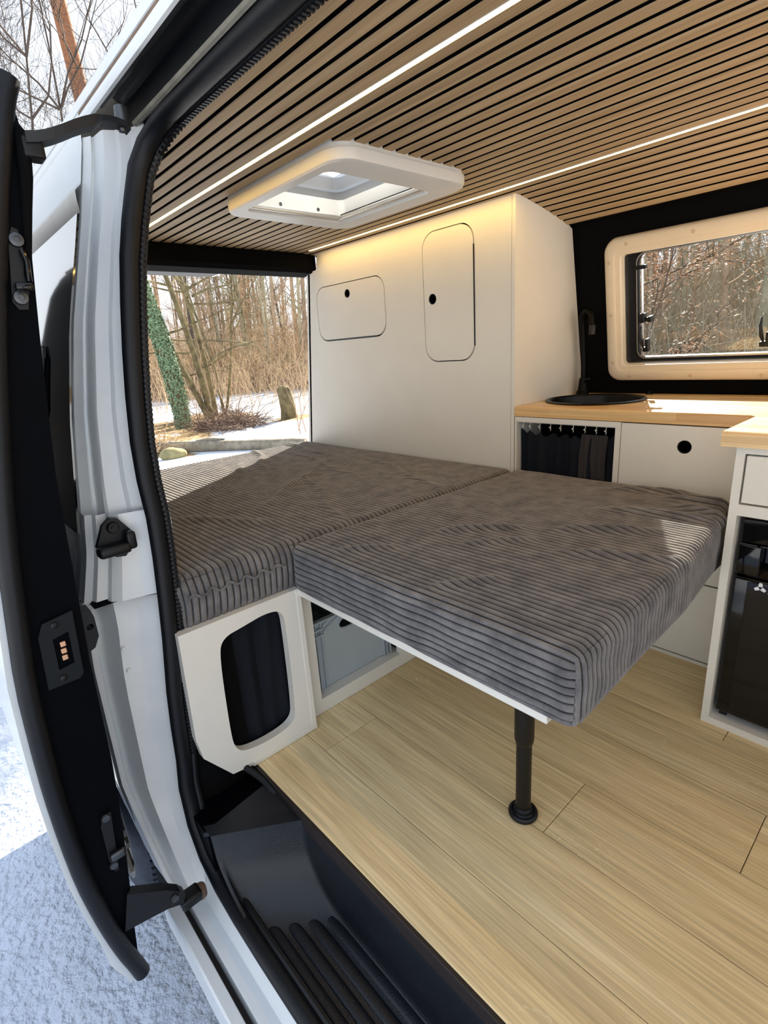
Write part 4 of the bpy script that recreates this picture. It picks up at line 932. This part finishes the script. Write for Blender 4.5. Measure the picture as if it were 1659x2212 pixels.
B().lathe([(.0001, 0), (.0095, 0), (.0105, .006), (.0105, .028), (.0095, .03), (.0001, .03)], (-.9115, 1.796, .905), 16).done('spray_head', mat('dark_nickel', srgb(34, 31, 29), .45, metal=.3), fa)
b = B(); b.tube([(-.965, 1.853, ZW1+.04), (-.945, 1.835, ZW1+.055), (-.925, 1.82, ZW1+.06)], .004, 8); b.done('lever', M_tap, fa)
kb = thing('drain_stopper', 'small black round stopper on the worktop below the window, right of the sink', 'stopper', (-.748, 1.90, ZW1))
B().lathe([(.0001, 0), (.012, 0), (.011, .003), (.004, .005), (.004, .009), (.0001, .009)], (-.748, 1.90, ZW1), 18).done('cap', M_black_plastic, kb)

# ================================================================== FRIDGE
fr = thing('fridge', 'glossy black built-in fridge inside the white cabinet frame', 'fridge', (0, 1.5, .02))
B().box(-.286, .195, 1.30, 1.80, .030, .516, .004).done('body', M_black_gloss, fr)
dd = B(); dd.box(-.284, .193, YF+.012, 1.298, .035, .382, .006, 3); dr_ = dd.done('door', M_black_gloss, fr)
B().box(-.256, .165, YF+.0105, YF+.0125, .046, .375, .001).done('door_panel', M_black_gloss, dr_)
b = B(); b.box(-.284, .193, YF+.020, 1.298, .457, .512, .005, 3); b.box(-.284, -.240, YF+.016, 1.298, .386, .455, .004, 3); b.box(.15, .193, YF+.016, 1.298, .386, .455, .004, 3); b.done('control_panel', M_black_gloss, fr)
b = B(); b.box(-.240, .15, YF+.046, 1.298, .386, .456, .002); b.add([(-.240, YF+.046, .412), (.15, YF+.046, .412), (.17, YF+.016, .386), (-.262, YF+.016, .386)], [(0, 1, 2, 3)]); b.done('handle_recess', M_black_gloss, fr)
b = B(); b.box(-.226, .14, YF+.034, YF+.042, .425, .430, .002, 3); b.done('handle_bar', M_chrome, fr)
b = B(); b.box(-.282, -.250, YF+.017, YF+.0195, .4555, .4570); b.box(-.244, .19, YF+.017, YF+.0195, .4555, .4570); b.done('trim_line', M_steel, fr)
B().box(-.278, -.262, YF+.03, YF+.06, .0172, .032, .001).done('foot', M_black_plastic, fr)
# emblem (three-bladed rounded triangle) and first letter of the name, as far as the frame shows
def xzplate(pts, holes=(), th=.0006, y=YF+.0103): return B().plate(pts, [h[::-1] for h in holes], th, XZ(y))
ec = (-.2320, .3735-.006)
def emb(a, r): return (ec[0]+r*math.sin(R(a)), ec[1]+r*math.cos(R(a)))
b = B()
for k_ in range(3):
    a0 = 120*k_
    poly = [emb(a0-34, .0068), emb(a0-13, .0115), emb(a0+13, .0115), emb(a0+34, .0068), emb(a0+52, .0049), emb(a0+42, .0030), emb(a0, .0028), emb(a0-42, .0030), emb(a0-52, .0049)]
    b.plate(poly, [], .0006, XZ(YF+.0100))
b.done('emblem', M_print, dr_)
lx0, lz0, lh, lw_ = -.2180, ec[1]-.0095, .0165, .0165
b = B(); b.plate([(lx0, lz0), (lx0+.0038, lz0), (lx0+.0055, lz0+.0045), (lx0+lw_-.0055, lz0+.0045), (lx0+lw_-.0038, lz0), (lx0+lw_, lz0), (lx0+lw_/2+.002, lz0+lh), (lx0+lw_/2-.002, lz0+lh)],
     [[(lx0+.0066, lz0+.0072), (lx0+lw_/2, lz0+.0120), (lx0+lw_-.0066, lz0+.0072)]], .0006, XZ(YF+.0100)); b.done('letter_a', M_print, dr_)

# ================================================================== OUTSIDE: ground
def ground_z(x, y):
    z = -.62
    rise = max(0, (-x-26))*.045+max(0, (y-6.5))*.22*min(1, max(0, (x+13)/8))
    z += min(rise, 6.0)
    return z+.03*math.sin(x*.9+y*.7)*min(1, max(0, (abs(x)+abs(y)-4)/4))+.02*math.sin(x*2.3-y*1.7)*min(1, max(0, (abs(x)+abs(y)-5)/4))
def cover(x, y):
    c = 0.12
    # woodland floor
    edge = -25.5+1.5*math.sin(y*.4)
    if x < edge: c = max(c, min(.95, .2+(edge-x)*.35))
    # along the far side of the van the wood comes close
    wy = 6.0+max(0, (-x-3))*1.15
    if y > wy: c = max(c, min(.95, .35+(y-wy)*.4))
    # bare patch with leaves under the ivy tree and the stems
    for (px, py, rx, ry, a) in ((-13.4, 5.2, 1.8, 1.5, .80), (-14.4, 6.6, 2.0, 1.4, .78), (-11.3, 7.3, .9, .9, .72), (-10.3, 3.4, 1.1, .8, .70), (-11.9, 4.6, 1.8, .9, .62), (-9.3, 3.4, .7, .5, .58), (-12.6, 8.6, 1.5, .5, .6)):
        d_ = math.hypot((x-px)/rx, (y-py)/ry)
        if d_ < 1.6: c = max(c, a*(1-max(0, d_-.4)/1.2))
    return c
b = B(); vs = []; fs = []; gxs = sorted(set(list(np.linspace(-90, -30, 25))+list(np.linspace(-30, 3, 133))+list(np.linspace(3, 40, 16)))); gys = sorted(set(list(np.linspace(-40, -3, 20))+list(np.linspace(-3, 16, 90))+list(np.linspace(16, 70, 28))))
gv = [(x, y, ground_z(x, y)) for x in gxs for y in gys]; ny = len(gys)
gf = [(i*ny+j, i*ny+j+1, (i+1)*ny+j+1, (i+1)*ny+j) for i in range(len(gxs)-1) for j in range(ny-1)]
me = bpy.data.meshes.new('ground'); me.from_pydata(gv, [], gf); me.polygons.foreach_set('use_smooth', [True]*len(gf))
at = me.attributes.new('cover', 'FLOAT', 'POINT'); at.data.foreach_set('value', [cover(v[0], v[1]) for v in gv])
bm_ = bmesh.new(); bm_.from_mesh(me); bmesh.ops.recalc_face_normals(bm_, faces=bm_.faces)
if bm_.faces[0].normal.z < 0: bmesh.ops.reverse_faces(bm_, faces=bm_.faces)
bm_.to_mesh(me); bm_.free()
me.materials.append(M_ground); gr = link(me, 'ground'); struct(gr)
# near crust of snow beside the van, finer relief
M_snow = mat('fresh_snow', srgb(206, 214, 228), .8, var=.07, vscale=10, bump=1.0, bscale=46, spec=.3)
_n = MATS['fresh_snow'].node_tree.nodes
for q in _n:
    if q.type == 'BUMP': q.inputs['Distance'].default_value = .02
b = B(); n1, n2 = 110, 70; rows_ = []
for i in range(n1):
    x = -4.2+5.2*i/(n1-1); row = []
    for j in range(n2):
        yv = -1.4+2.6*j/(n2-1)
        h = .012*noise.fractal(Vector((x*3, yv*3, 0)), 1.0, 2.0, 4)+.006*noise.noise(Vector((x*14, yv*14, 3)))
        e = min(1, min(i, n1-1-i, j, n2-1-j)/6.)
        row.append((x, yv, -.605+h*e-.03*(1-e)))
    rows_.append(row)
b.sweep(rows_, closed=False); sn = b.done('snow', M_snow); sn['kind'] = 'stuff'; tag(sn, 'trodden snow crust on the ground beside the open door', 'snow')

# ================================================================== OUTSIDE: trees
def limb(b, pts, rs, n=5): b.tube(pts, rs, n, cap=False)
def branch(b, rng, p, d, L_, r, lev, maxlev, spread=.7, seg=4, up=.12, kids=(2, 4), tw=3):
    pts = [p.copy()]; rs = [r]; dd_ = d.copy()
    for i in range(seg):
        dd_ = (dd_+Vector((rng.gauss(0, .16), rng.gauss(0, .16), rng.gauss(up, .12)))).normalized()
        pts.append(pts[-1]+dd_*(L_/seg)); rs.append(max(.0035, r*(1-.75*(i+1)/seg)))
    limb(b, pts, rs, 5 if lev < 2 else tw)
    if lev >= maxlev: return
    for k_ in range(rng.randint(*kids)):
        f = rng.uniform(.3, 1.0); i = min(seg-1, int(f*seg)); q = pts[i].lerp(pts[i+1], f*seg-i)
        ax = Vector((rng.gauss(0, 1), rng.gauss(0, 1), rng.gauss(.1, .6))).normalized()
        nd = (dd_*(1-spread*.5)+ax*spread).normalized()
        branch(b, rng, q, nd, L_*rng.uniform(.5, .72), max(.004, rs[i]*.66), lev+1, maxlev, spread, seg, up, kids, tw)
def ang(az, dist, z=None):   # azimuth in degrees from the rear axis toward the far side
    x, y_ = -dist*math.cos(R(az)), dist*math.sin(R(az)); return Vector((x, y_, ground_z(x, y_) if z is None else z))
# ivy tree
iv = thing('ivy_tree', 'leaning tree trunk wrapped in green ivy, standing in the snow', 'tree', (-13.5, 5.25, -.62))
base = Vector((-13.5, 5.25, -.70)); top = Vector((-13.9, 4.72, 4.6))
rng = random.Random(2)
tp = [base.lerp(top, f)+Vector((.0, .10*math.sin(f*5), 0)) for f in np.linspace(0, 1, 14)]
b = B(); limb(b, tp, [.185-.05*f for f in np.linspace(0, 1, 14)], 12)
b.done('trunk', M_bark_moss, iv)
b = B()
for k_ in range(9):
    branch(b, rng, tp[-1-rng.randint(0, 5)], Vector((rng.gauss(0, .6), rng.gauss(0, .8), .7)).normalized(), rng.uniform(1.6, 3), .06, 1, 3)
b.done('branches', M_bark_dark, iv)
vs = []; fs = []
for i in range(7500):
    f = rng.random()**.9; p = base.lerp(top, f)+Vector((0, .10*math.sin(f*5), 0)); a = rng.uniform(0, 2*PI); rr_ = .19-.05*f+rng.uniform(.0, .07)*(1 if f > .12 else .4)
    if f < .25 and rng.random() < .35: continue
    nrm = Vector((math.cos(a), math.sin(a), rng.uniform(-.1, .5))).normalized(); q = p+Vector((math.cos(a), math.sin(a), 0))*rr_
    t1 = nrm.cross(Vector((0, 0, 1))).normalized(); t2 = t1.cross(nrm); s = rng.uniform(.022, .042); j = rng.uniform(-.5, .5); t1, t2 = t1*math.cos(j)+t2*math.sin(j), t2*math.cos(j)-t1*math.sin(j)
    o = len(vs); vs += [q-t2*s, q+t1*s+nrm*.01, q+t2*s*.8+nrm*.0, q-t1*s+nrm*.01]; fs += [(o, o+1, o+2), (o, o+2, o+3)]
B().add(vs, fs).done('ivy', M_ivy, iv, kind='stuff', recalc=False)
# multi-stem tree
ms = thing('multi_stem_tree', 'clump of mossy bare stems growing from one foot right of the ivy tree', 'tree', (-14.9, 6.8, -.62))
stems = [((-14.7, 6.45, -.66), (-15.6, 4.55, 4.6), .115), ((-14.8, 6.55, -.66), (-14.6, 5.6, 4.8), .125), ((-15.3, 6.9, -.66), (-15.6, 6.6, 4.8), .10), ((-14.3, 6.7, -.66), (-14.0, 6.2, 3.0), .06), ((-15.1, 7.1, -.66), (-15.0, 8.3, 4.2), .055)]
for (p0, p1, r) in stems:
    p0, p1 = Vector(p0), Vector(p1); b = B(); pp = [p0.lerp(p1, f)+Vector((0, .12*math.sin(f*4+p0.y), 0)) for f in np.linspace(0, 1, 10)]
    limb(b, pp, [.78*r*(1-.5*f) for f in np.linspace(0, 1, 10)], 9); b.done('stem', M_bark_moss, ms)
b = B()
for k_ in range(26):
    p0, p1, r = rng.choice(stems); p0, p1 = Vector(p0), Vector(p1); f = rng.uniform(.2, 1)
    branch(b, rng, p0.lerp(p1, f), Vector((rng.gauss(0, .5), rng.gauss(.2, .8), rng.uniform(-.1, .7))).normalized(), rng.uniform(1.0, 2.4), .035, 1, 3, up=.02)
b.done('branches', M_bark_moss, ms)
# stump
stp = thing('tree_stump', 'short broken tree stump standing in the snow by the cabinet edge', 'stump', (-11.5, 7.15, -.62))
b = B(); pp = [(-11.50, 7.16, -.66), (-11.50, 7.15, -.35), (-11.52, 7.13, -.05), (-11.54, 7.10, .17)]; b.tube(pp, [.23, .19, .18, .175], 14)
b.v = [(x, y_, z+.07*math.sin(7*x+9*y_)*(z > .1)) for x, y_, z in b.v]; b.done('trunk', M_bark_moss, stp)
b = B(); b.add([(-11.54+.16*math.cos(a)*f, 7.10+.16*math.sin(a)*f, .185) for f in (1,) for a in np.linspace(0, 6.28, 13)[:-1]], [tuple(range(12))]); b.done('broken_top', M_bark_dark, stp)
# fallen log
lgx = thing('fallen_log', 'grey fallen log lying on the snow behind the mattress', 'log', (-9.2, 3.9, -.55))
b = B(); pp = [Vector((-10.1, 3.05, -.50)), Vector((-9.7, 3.40, -.52)), Vector((-9.0, 3.90, -.53)), Vector((-8.4, 4.35, -.54)), Vector((-7.6, 5.0, -.55))]; b.tube(smooth_path(pp, 2), [.075, .11, .115, .11, .105]+[.105]*(len(smooth_path(pp, 2))-5), 14)
b.v = [tuple(Vector(p)*1.0+Vector((0, 0, .018*noise.noise(Vector(p)*7)))) for p in b.v]; b.done('trunk', M_log, lgx)
b = B(); b.tube([(-9.2, 3.75, -.43), (-9.0, 3.9, -.40), (-8.8, 4.1, -.42)], [.02, .03, .015], 6); b.done('branch_stub', M_log, lgx)
# stone
stn = B(); bmm = bmesh.new(); bmesh.ops.create_icosphere(bmm, subdivisions=3, radius=.16)
for v in bmm.verts: v.co = Vector((v.co.x*1.1, v.co.y*1.3, v.co.z*.75))*(1+.25*noise.noise(v.co*9)); v.co += Vector((-9.0, 3.22, -.56))
stn.bm(bmm, True); s_ = stn.done('stone', M_stone); tag(s_, 'small yellow-green mossy stone in the snow before the log', 'stone')
# brush pile, leaf tufts
def twig_heap(name, label, cat, c, rad, hgt, n, material, seed, L_=(.3, .9), parent=None):
    rg_ = random.Random(seed); vs = []; fs = []
    for i in range(n):
        a = rg_.uniform(0, 6.28); rr_ = rg_.random()**.6; p = Vector((c[0]+rad[0]*rr_*math.cos(a), c[1]+rad[1]*rr_*math.sin(a), c[2]+rg_.random()*hgt*(1-rr_*.8)))
        d_ = Vector((rg_.gauss(0, 1), rg_.gauss(0, 1), rg_.gauss(.15, .4))).normalized(); l_ = rg_.uniform(*L_); q = p+d_*l_; mid_ = p.lerp(q, .5)+Vector((rg_.gauss(0, .06), rg_.gauss(0, .06), rg_.uniform(0, .12)))
        t = d_.cross(Vector((0, 0, 1))).normalized()*rg_.uniform(.005, .012); u = d_.cross(t).normalized()*t.length
        o = len(vs); 
        for pt, k2 in ((p, 1), (mid_, .8), (q, .4)): vs += [pt+t*k2, pt-t*.5*k2+u*.87*k2, pt-t*.5*k2-u*.87*k2]
        for s2 in (0, 3):
            for j in range(3): fs.append((o+s2+j, o+s2+(j+1) % 3, o+s2+3+(j+1) % 3, o+s2+3+j))
    ob = B().add(vs, fs).done(name, material, parent, recalc=False); ob['kind'] = 'stuff'
    if not parent: tag(ob, label, cat)
    return ob
twig_heap('brush_pile', 'low heap of reddish brown twigs on the snow below the stems', 'brushwood', (-11.9, 5.7, -.62), (1.0, .7), .16, 700, mat('brush_twig', srgb(98, 78, 66), .95, vscale=3, col2=srgb(140, 118, 102)), 4)
twig_heap('dry_bracken', 'dry tangle of brown stems at the left end of the log', 'brushwood', (-10.2, 3.15, -.6), (.7, .5), .3, 260, M_twig, 6, (.2, .6))
# saplings
for i, (px, py, h) in enumerate(((-9.0, 5.95, 1.7), (-9.5, 6.1, 1.3), (-8.9, 5.75, 1.1), (-12.2, 5.9, 1.5), (-12.5, 3.4, 1.2))):
    b = B(); rg_ = random.Random(50+i); branch(b, rg_, Vector((px, py, ground_z(px, py))), Vector((rg_.gauss(0, .08), rg_.gauss(0, .08), 1)), h, .014, 2, 3, .5, 5, .2, (3, 5)); o = b.done('sapling', M_twig_red, recalc=False)
    tag(o, ('tallest thin sapling in the snow just left of the white cabinet edge', 'thin sapling between the stump and the cabinet edge', 'shortest thin sapling nearest the mattress by the cabinet edge', 'thin bare sapling right of the multi-stem tree', 'thin bare sapling in front of the ivy tree foot')[i], 'sapling', 'saplings in the clearing')
# pine trunk at the left, bare broad trees over the roof
pn = thing('pine_tree', 'orange-barked pine trunk rising above the white roof rail, upper left', 'tree', tuple(ang(19.2, 34)))
p0 = ang(19.2, 34); zz = np.linspace(0, 28, 20); pp = [p0+Vector((0, -.06*z, z-.3)) for z in zz]; rr = [.50-.008*z for z in zz]
b = B(); limb(b, pp[:9], rr[:9], 12); b.done('lower_trunk', M_bark_brown, pn)
b = B(); limb(b, pp[8:], rr[8:], 12); b.done('upper_trunk', M_pine, pn)
b = B(); rg_ = random.Random(8)
for k_ in range(10): branch(b, rg_, p0+Vector((0, -.06*25, rg_.uniform(24, 27))), Vector((rg_.gauss(0, 1), rg_.gauss(0, 1), .3)).normalized(), 2.5, .08, 1, 3)
b.done('branches', M_bark_dark, pn)
def bare_tree(az, dist, h, r, seed, label, maxlev=4, kids=(5, 7), n0=10):
    p0 = ang(az, dist); t = thing('bare_tree', label, 'tree', tuple(p0)); rg_ = random.Random(seed)
    lean = Vector((rg_.gauss(0, .05), rg_.gauss(0, .05), 1)); b = B(); pp = [p0+lean*(h*f)+Vector((.15*math.sin(f*5+seed), .15*math.cos(f*4+seed), 0)) for f in np.linspace(0, 1, 10)]
    limb(b, pp, [max(.02, r*(1-.85*f)) for f in np.linspace(0, 1, 10)], 9); b.done('trunk', M_bark_grey, t)
    b = B()
    for k_ in range(n0):
        f = rg_.uniform(.3, 1); p = pp[min(9, int(f*9))]; a = rg_.uniform(0, 6.28)
        branch(b, rg_, p, Vector((math.cos(a), math.sin(a), rg_.uniform(.3, 1.1))).normalized(), h*rg_.uniform(.22, .36), r*.5, 1, maxlev, .65, 4, .08, kids)
    b.done('branches', M_bark_grey, t, recalc=False)
bare_tree(12.0, 16, 10.5, .055, 21, 'bare dark tree with dense twigs behind the raised door, far upper left')
bare_tree(15.6, 19, 12.5, .06, 22, 'bare dark tree left of the orange pine trunk', n0=9)
bare_tree(23.5, 26, 14, .09, 23, 'bare dark tree right of the orange pine trunk', n0=8, kids=(3, 5))
bare_tree(7, 22, 12, .2, 24, 'bare tree hidden mostly behind the open sliding door', n0=5, kids=(3, 4))
# woodland trees: a few shapes, copied one by one
def wood_tree(seed, h, r, material, nb, fork):
    rg_ = random.Random(seed); b = B(); pp = [Vector((.10*math.sin(f*4+seed), .10*math.cos(f*3+seed), h*f-.2)) for f in np.linspace(0, 1, 8)]
    limb(b, pp, [r*(1-.6*f) for f in np.linspace(0, 1, 8)], 8)
    for k_ in range(nb):
        f = rg_.uniform(.12, 1); p = pp[min(7, int(f*7))]; a = rg_.uniform(0, 6.28)
        branch(b, rg_, p, Vector((math.cos(a), math.sin(a), rg_.uniform(.2, 1.2))).normalized(), h*rg_.uniform(.12, .26), r*.3, 2, 3, .6, 4, .08, (2, 4))
    me = b.done('woodland_tree', material, recalc=False); return me
protos = [wood_tree(31, 8, .10, M_bark_brown, 14, 0), wood_tree(32, 9, .13, M_bark_brown, 12, 0), wood_tree(33, 7, .07, M_bark_brown, 16, 0), wood_tree(34, 10, .16, M_bark_green, 10, 0), wood_tree(35, 7.5, .06, M_bark_dark, 18, 0), wood_tree(36, 8, .09, M_bark_green, 14, 0)]
used = set(); rg_ = random.Random(77)
KIND = ['brown', 'thick brown', 'slender brown', 'tall greenish', 'thin dark', 'greenish']
def rear_lab(k_, az):
    w_ = 'behind the ivy tree' if az < 23.5 else 'behind the multi-stem tree' if az < 28 else 'behind the tree stump' if az < 33.5 else 'nearest the white cabinet edge'
    return '%s bare woodland tree beyond the clearing, %s' % (KIND[k_], w_)
def side_lab(k_, az):
    w_ = 'left' if az < 66 else 'middle' if az < 73 else 'right'
    return '%s bare tree on the slope, in the %s part of the side window' % (KIND[k_], w_)
def put(k_, pos, sc, lab, grp):
    if k_ in used: o = protos[k_].copy(); COL.objects.link(o)
    else: o = protos[k_]; used.add(k_)
    o.location = pos; o.scale = (sc, sc, sc); o.rotation_euler = (rg_.gauss(0, .04), rg_.gauss(0, .04), rg_.uniform(0, 6.28)); tag(o, lab, 'tree', grp)
    return o
put(3, ang(28.6, 29), 1.15, 'thick pale green trunk in the middle of the woodland edge', None)
protos[3]['label'] = 'thick pale green trunk standing at the woodland edge behind the clearing'
put(1, ang(34.5, 27), 1.05, 'dark brown trunk at the woodland edge beside the cabinet edge', None)
for i in range(120):
    az = rg_.uniform(15, 41); ds = 27+abs(rg_.gauss(0, 1))*14
    k_ = rg_.choice([0, 0, 1, 2, 2, 4, 4, 5]); lb = rear_lab(k_, az); put(k_, ang(az, ds), rg_.uniform(.75, 1.2), lb, lb.replace('tree b', 'trees b'))
for i in range(110):
    az = rg_.uniform(57, 86); ds = rg_.uniform(9, 26)
    k_ = rg_.choice([0, 1, 2, 3, 4, 5, 5, 3]); lb = side_lab(k_, az); put(k_, ang(az, ds), rg_.uniform(.38, .62) if ds < 16 else rg_.uniform(.5, .8), lb, lb.replace('tree o', 'trees o'))
# thickets: uncountable twigs
def thicket(name, label, region, n, material, seed, hmax, wdt=(.006, .014)):
    rr_ = random.Random(seed); vs = []; fs = []
    for i in range(n):
        p = region(rr_); h = rr_.uniform(.35, 1)*hmax; d_ = Vector((rr_.gauss(0, .35), rr_.gauss(0, .35), 1)).normalized()
        wd = rr_.uniform(*wdt); pts = [p, p+d_*h*.5, p+d_*h*.5+(d_+Vector((rr_.gauss(0, .4), rr_.gauss(0, .4), rr_.gauss(-.1, .3)))).normalized()*h*.5]
        o = len(vs)
        for pt, k2 in zip(pts, (1, .75, .3)):
            for j in range(3): vs.append(pt+Vector((math.cos(j*2.09), math.sin(j*2.09), 0))*wd*k2)
        for s2 in (0, 3):
            for j in range(3): fs.append((o+s2+j, o+s2+(j+1) % 3, o+s2+3+(j+1) % 3, o+s2+3+j))
        for q in range(4):
            f = rr_.uniform(.2, 1.9); a_, c_ = (pts[0], pts[1]) if f < 1 else (pts[1], pts[2]); p2 = a_.lerp(c_, f % 1)
            e = (d_*.4+Vector((rr_.gauss(0, .7), rr_.gauss(0, .7), rr_.gauss(.2, .4)))).normalized()*h*rr_.uniform(.15, .4); t = e.cross(Vector((0, 0, 1))).normalized()*wd*.5; t3 = e.cross(t).normalized()*wd*.5
            o = len(vs); vs += [p2+t, p2-t*.5+t3, p2-t*.5-t3, p2+e]; fs += [(o, o+1, o+3), (o+1, o+2, o+3), (o+2, o, o+3)]
    ob = B().add(vs, fs).done(name, material, recalc=False); ob['kind'] = 'stuff'; tag(ob, label, 'undergrowth')
thicket('undergrowth', 'brown undergrowth twigs at the foot of the wood beyond the clearing', lambda q: ang(q.uniform(12, 50), 26+abs(q.gauss(0, 1))*10), 5600, M_twig, 91, 4.6, (.006, .015))
thicket('undergrowth', 'thin pale twigs standing in front of the wood, behind the ivy tree and stems', lambda q: ang(q.uniform(16, 36), q.uniform(16, 25)), 420, M_twig, 94, 3.0, (.004, .009))
thicket('undergrowth', 'low reddish scrub along the near edge of the wood beyond the clearing', lambda q: ang(q.uniform(14, 45), 25+abs(q.gauss(0, 1))*3), 2600, M_twig_red, 92, 1.5, (.006, .012))
thicket('undergrowth', 'brown scrub on the slope behind the side window', lambda q: ang(q.uniform(56, 100), q.uniform(7.5, 24)), 6500, mat('grey_twig', srgb(140, 130, 110), .95, vscale=1.5, col2=srgb(190, 180, 156)), 93, 1.9, (.004, .010))
# beech with dry leaves by the window
for (az, ds, h, seed, lab, nl) in ((69.5, 8.3, 3.0, 61, 'young beech with dry orange-brown leaves, seen through the side window', 4600), (62.5, 11, 3.6, 62, 'leafy brown beech at the left edge of the side window', 3600), (80, 10, 3.4, 63, 'brown-leaved beech at the right part of the side window', 3400)):
    p0 = ang(az, ds); t = thing('beech_sapling', lab, 'tree', tuple(p0)); q = random.Random(seed); b = B()
    branch(b, q, p0, Vector((0, 0, 1)), h, .035, 1, 3, .75, 6, .05, (6, 9)); pts_ = [Vector(v) for v in b.v if v[2] > p0.z+.5]; b.done('branches', M_bark_dark, t, recalc=False)
    vs = []; fs = []
    for i in range(nl):
        c = q.choice(pts_)+Vector((q.gauss(0, .09), q.gauss(0, .09), q.gauss(0, .04))); a = q.uniform(0, 6.28); s = q.uniform(.010, .021); e1 = Vector((math.cos(a), math.sin(a), q.gauss(0, .4))).normalized()*s*1.5; e2 = e1.cross(Vector((q.gauss(0, .5), q.gauss(0, .5), 1))).normalized()*s*.75
        o = len(vs); vs += [c-e1, c+e2, c+e1, c-e2]; fs.append((o, o+1, o+2, o+3))
    B().add(vs, fs).done('dry_leaves', M_beech, t, kind='stuff', recalc=False)
# unseen leafy beech, added on the sun side to shade the snow by the door
p0 = Vector((-8.03, 9.2, ground_z(-8.03, 9.2))); t = thing('added_shade_beech', 'unseen brown-leaved beech added to shade the snow, behind the tall white cabinet', 'tree', tuple(p0)); q = random.Random(71); b = B()
pp = [p0+Vector((.1*math.sin(f*5), .1*math.cos(f*4), 7.2*f)) for f in np.linspace(0, 1, 9)]; limb(b, pp, [.12*(1-.8*f) for f in np.linspace(0, 1, 9)], 8); b.done('trunk', M_bark_grey, t)
b = B()
for k_ in range(16):
    a_ = q.uniform(0, 6.28); branch(b, q, pp[q.randint(4, 8)], Vector((math.cos(a_), math.sin(a_), q.uniform(0, .8))).normalized(), 1.1, .03, 2, 4, .7, 4, .04, (3, 5))
b.done('branches', M_bark_grey, t, recalc=False)
vs = []; fs = []
for i in range(9500):
    d_ = Vector((q.gauss(0, 1), q.gauss(0, 1), q.gauss(0, 1))).normalized()*q.random()**.4; c = p0+Vector((d_.x*1.1, d_.y*1.1, 6.2+d_.z*2.1)); a_ = q.uniform(0, 6.28)
    e1 = Vector((math.cos(a_), math.sin(a_), q.gauss(0, .5))).normalized()*.042; e2 = e1.cross(Vector((q.gauss(0, .6), q.gauss(0, .6), 1))).normalized()*.024
    o = len(vs); vs += [c-e1, c+e2, c+e1, c-e2]; fs.append((o, o+1, o+2, o+3))
B().add(vs, fs).done('dry_leaves', M_beech, t, kind='stuff', recalc=False)
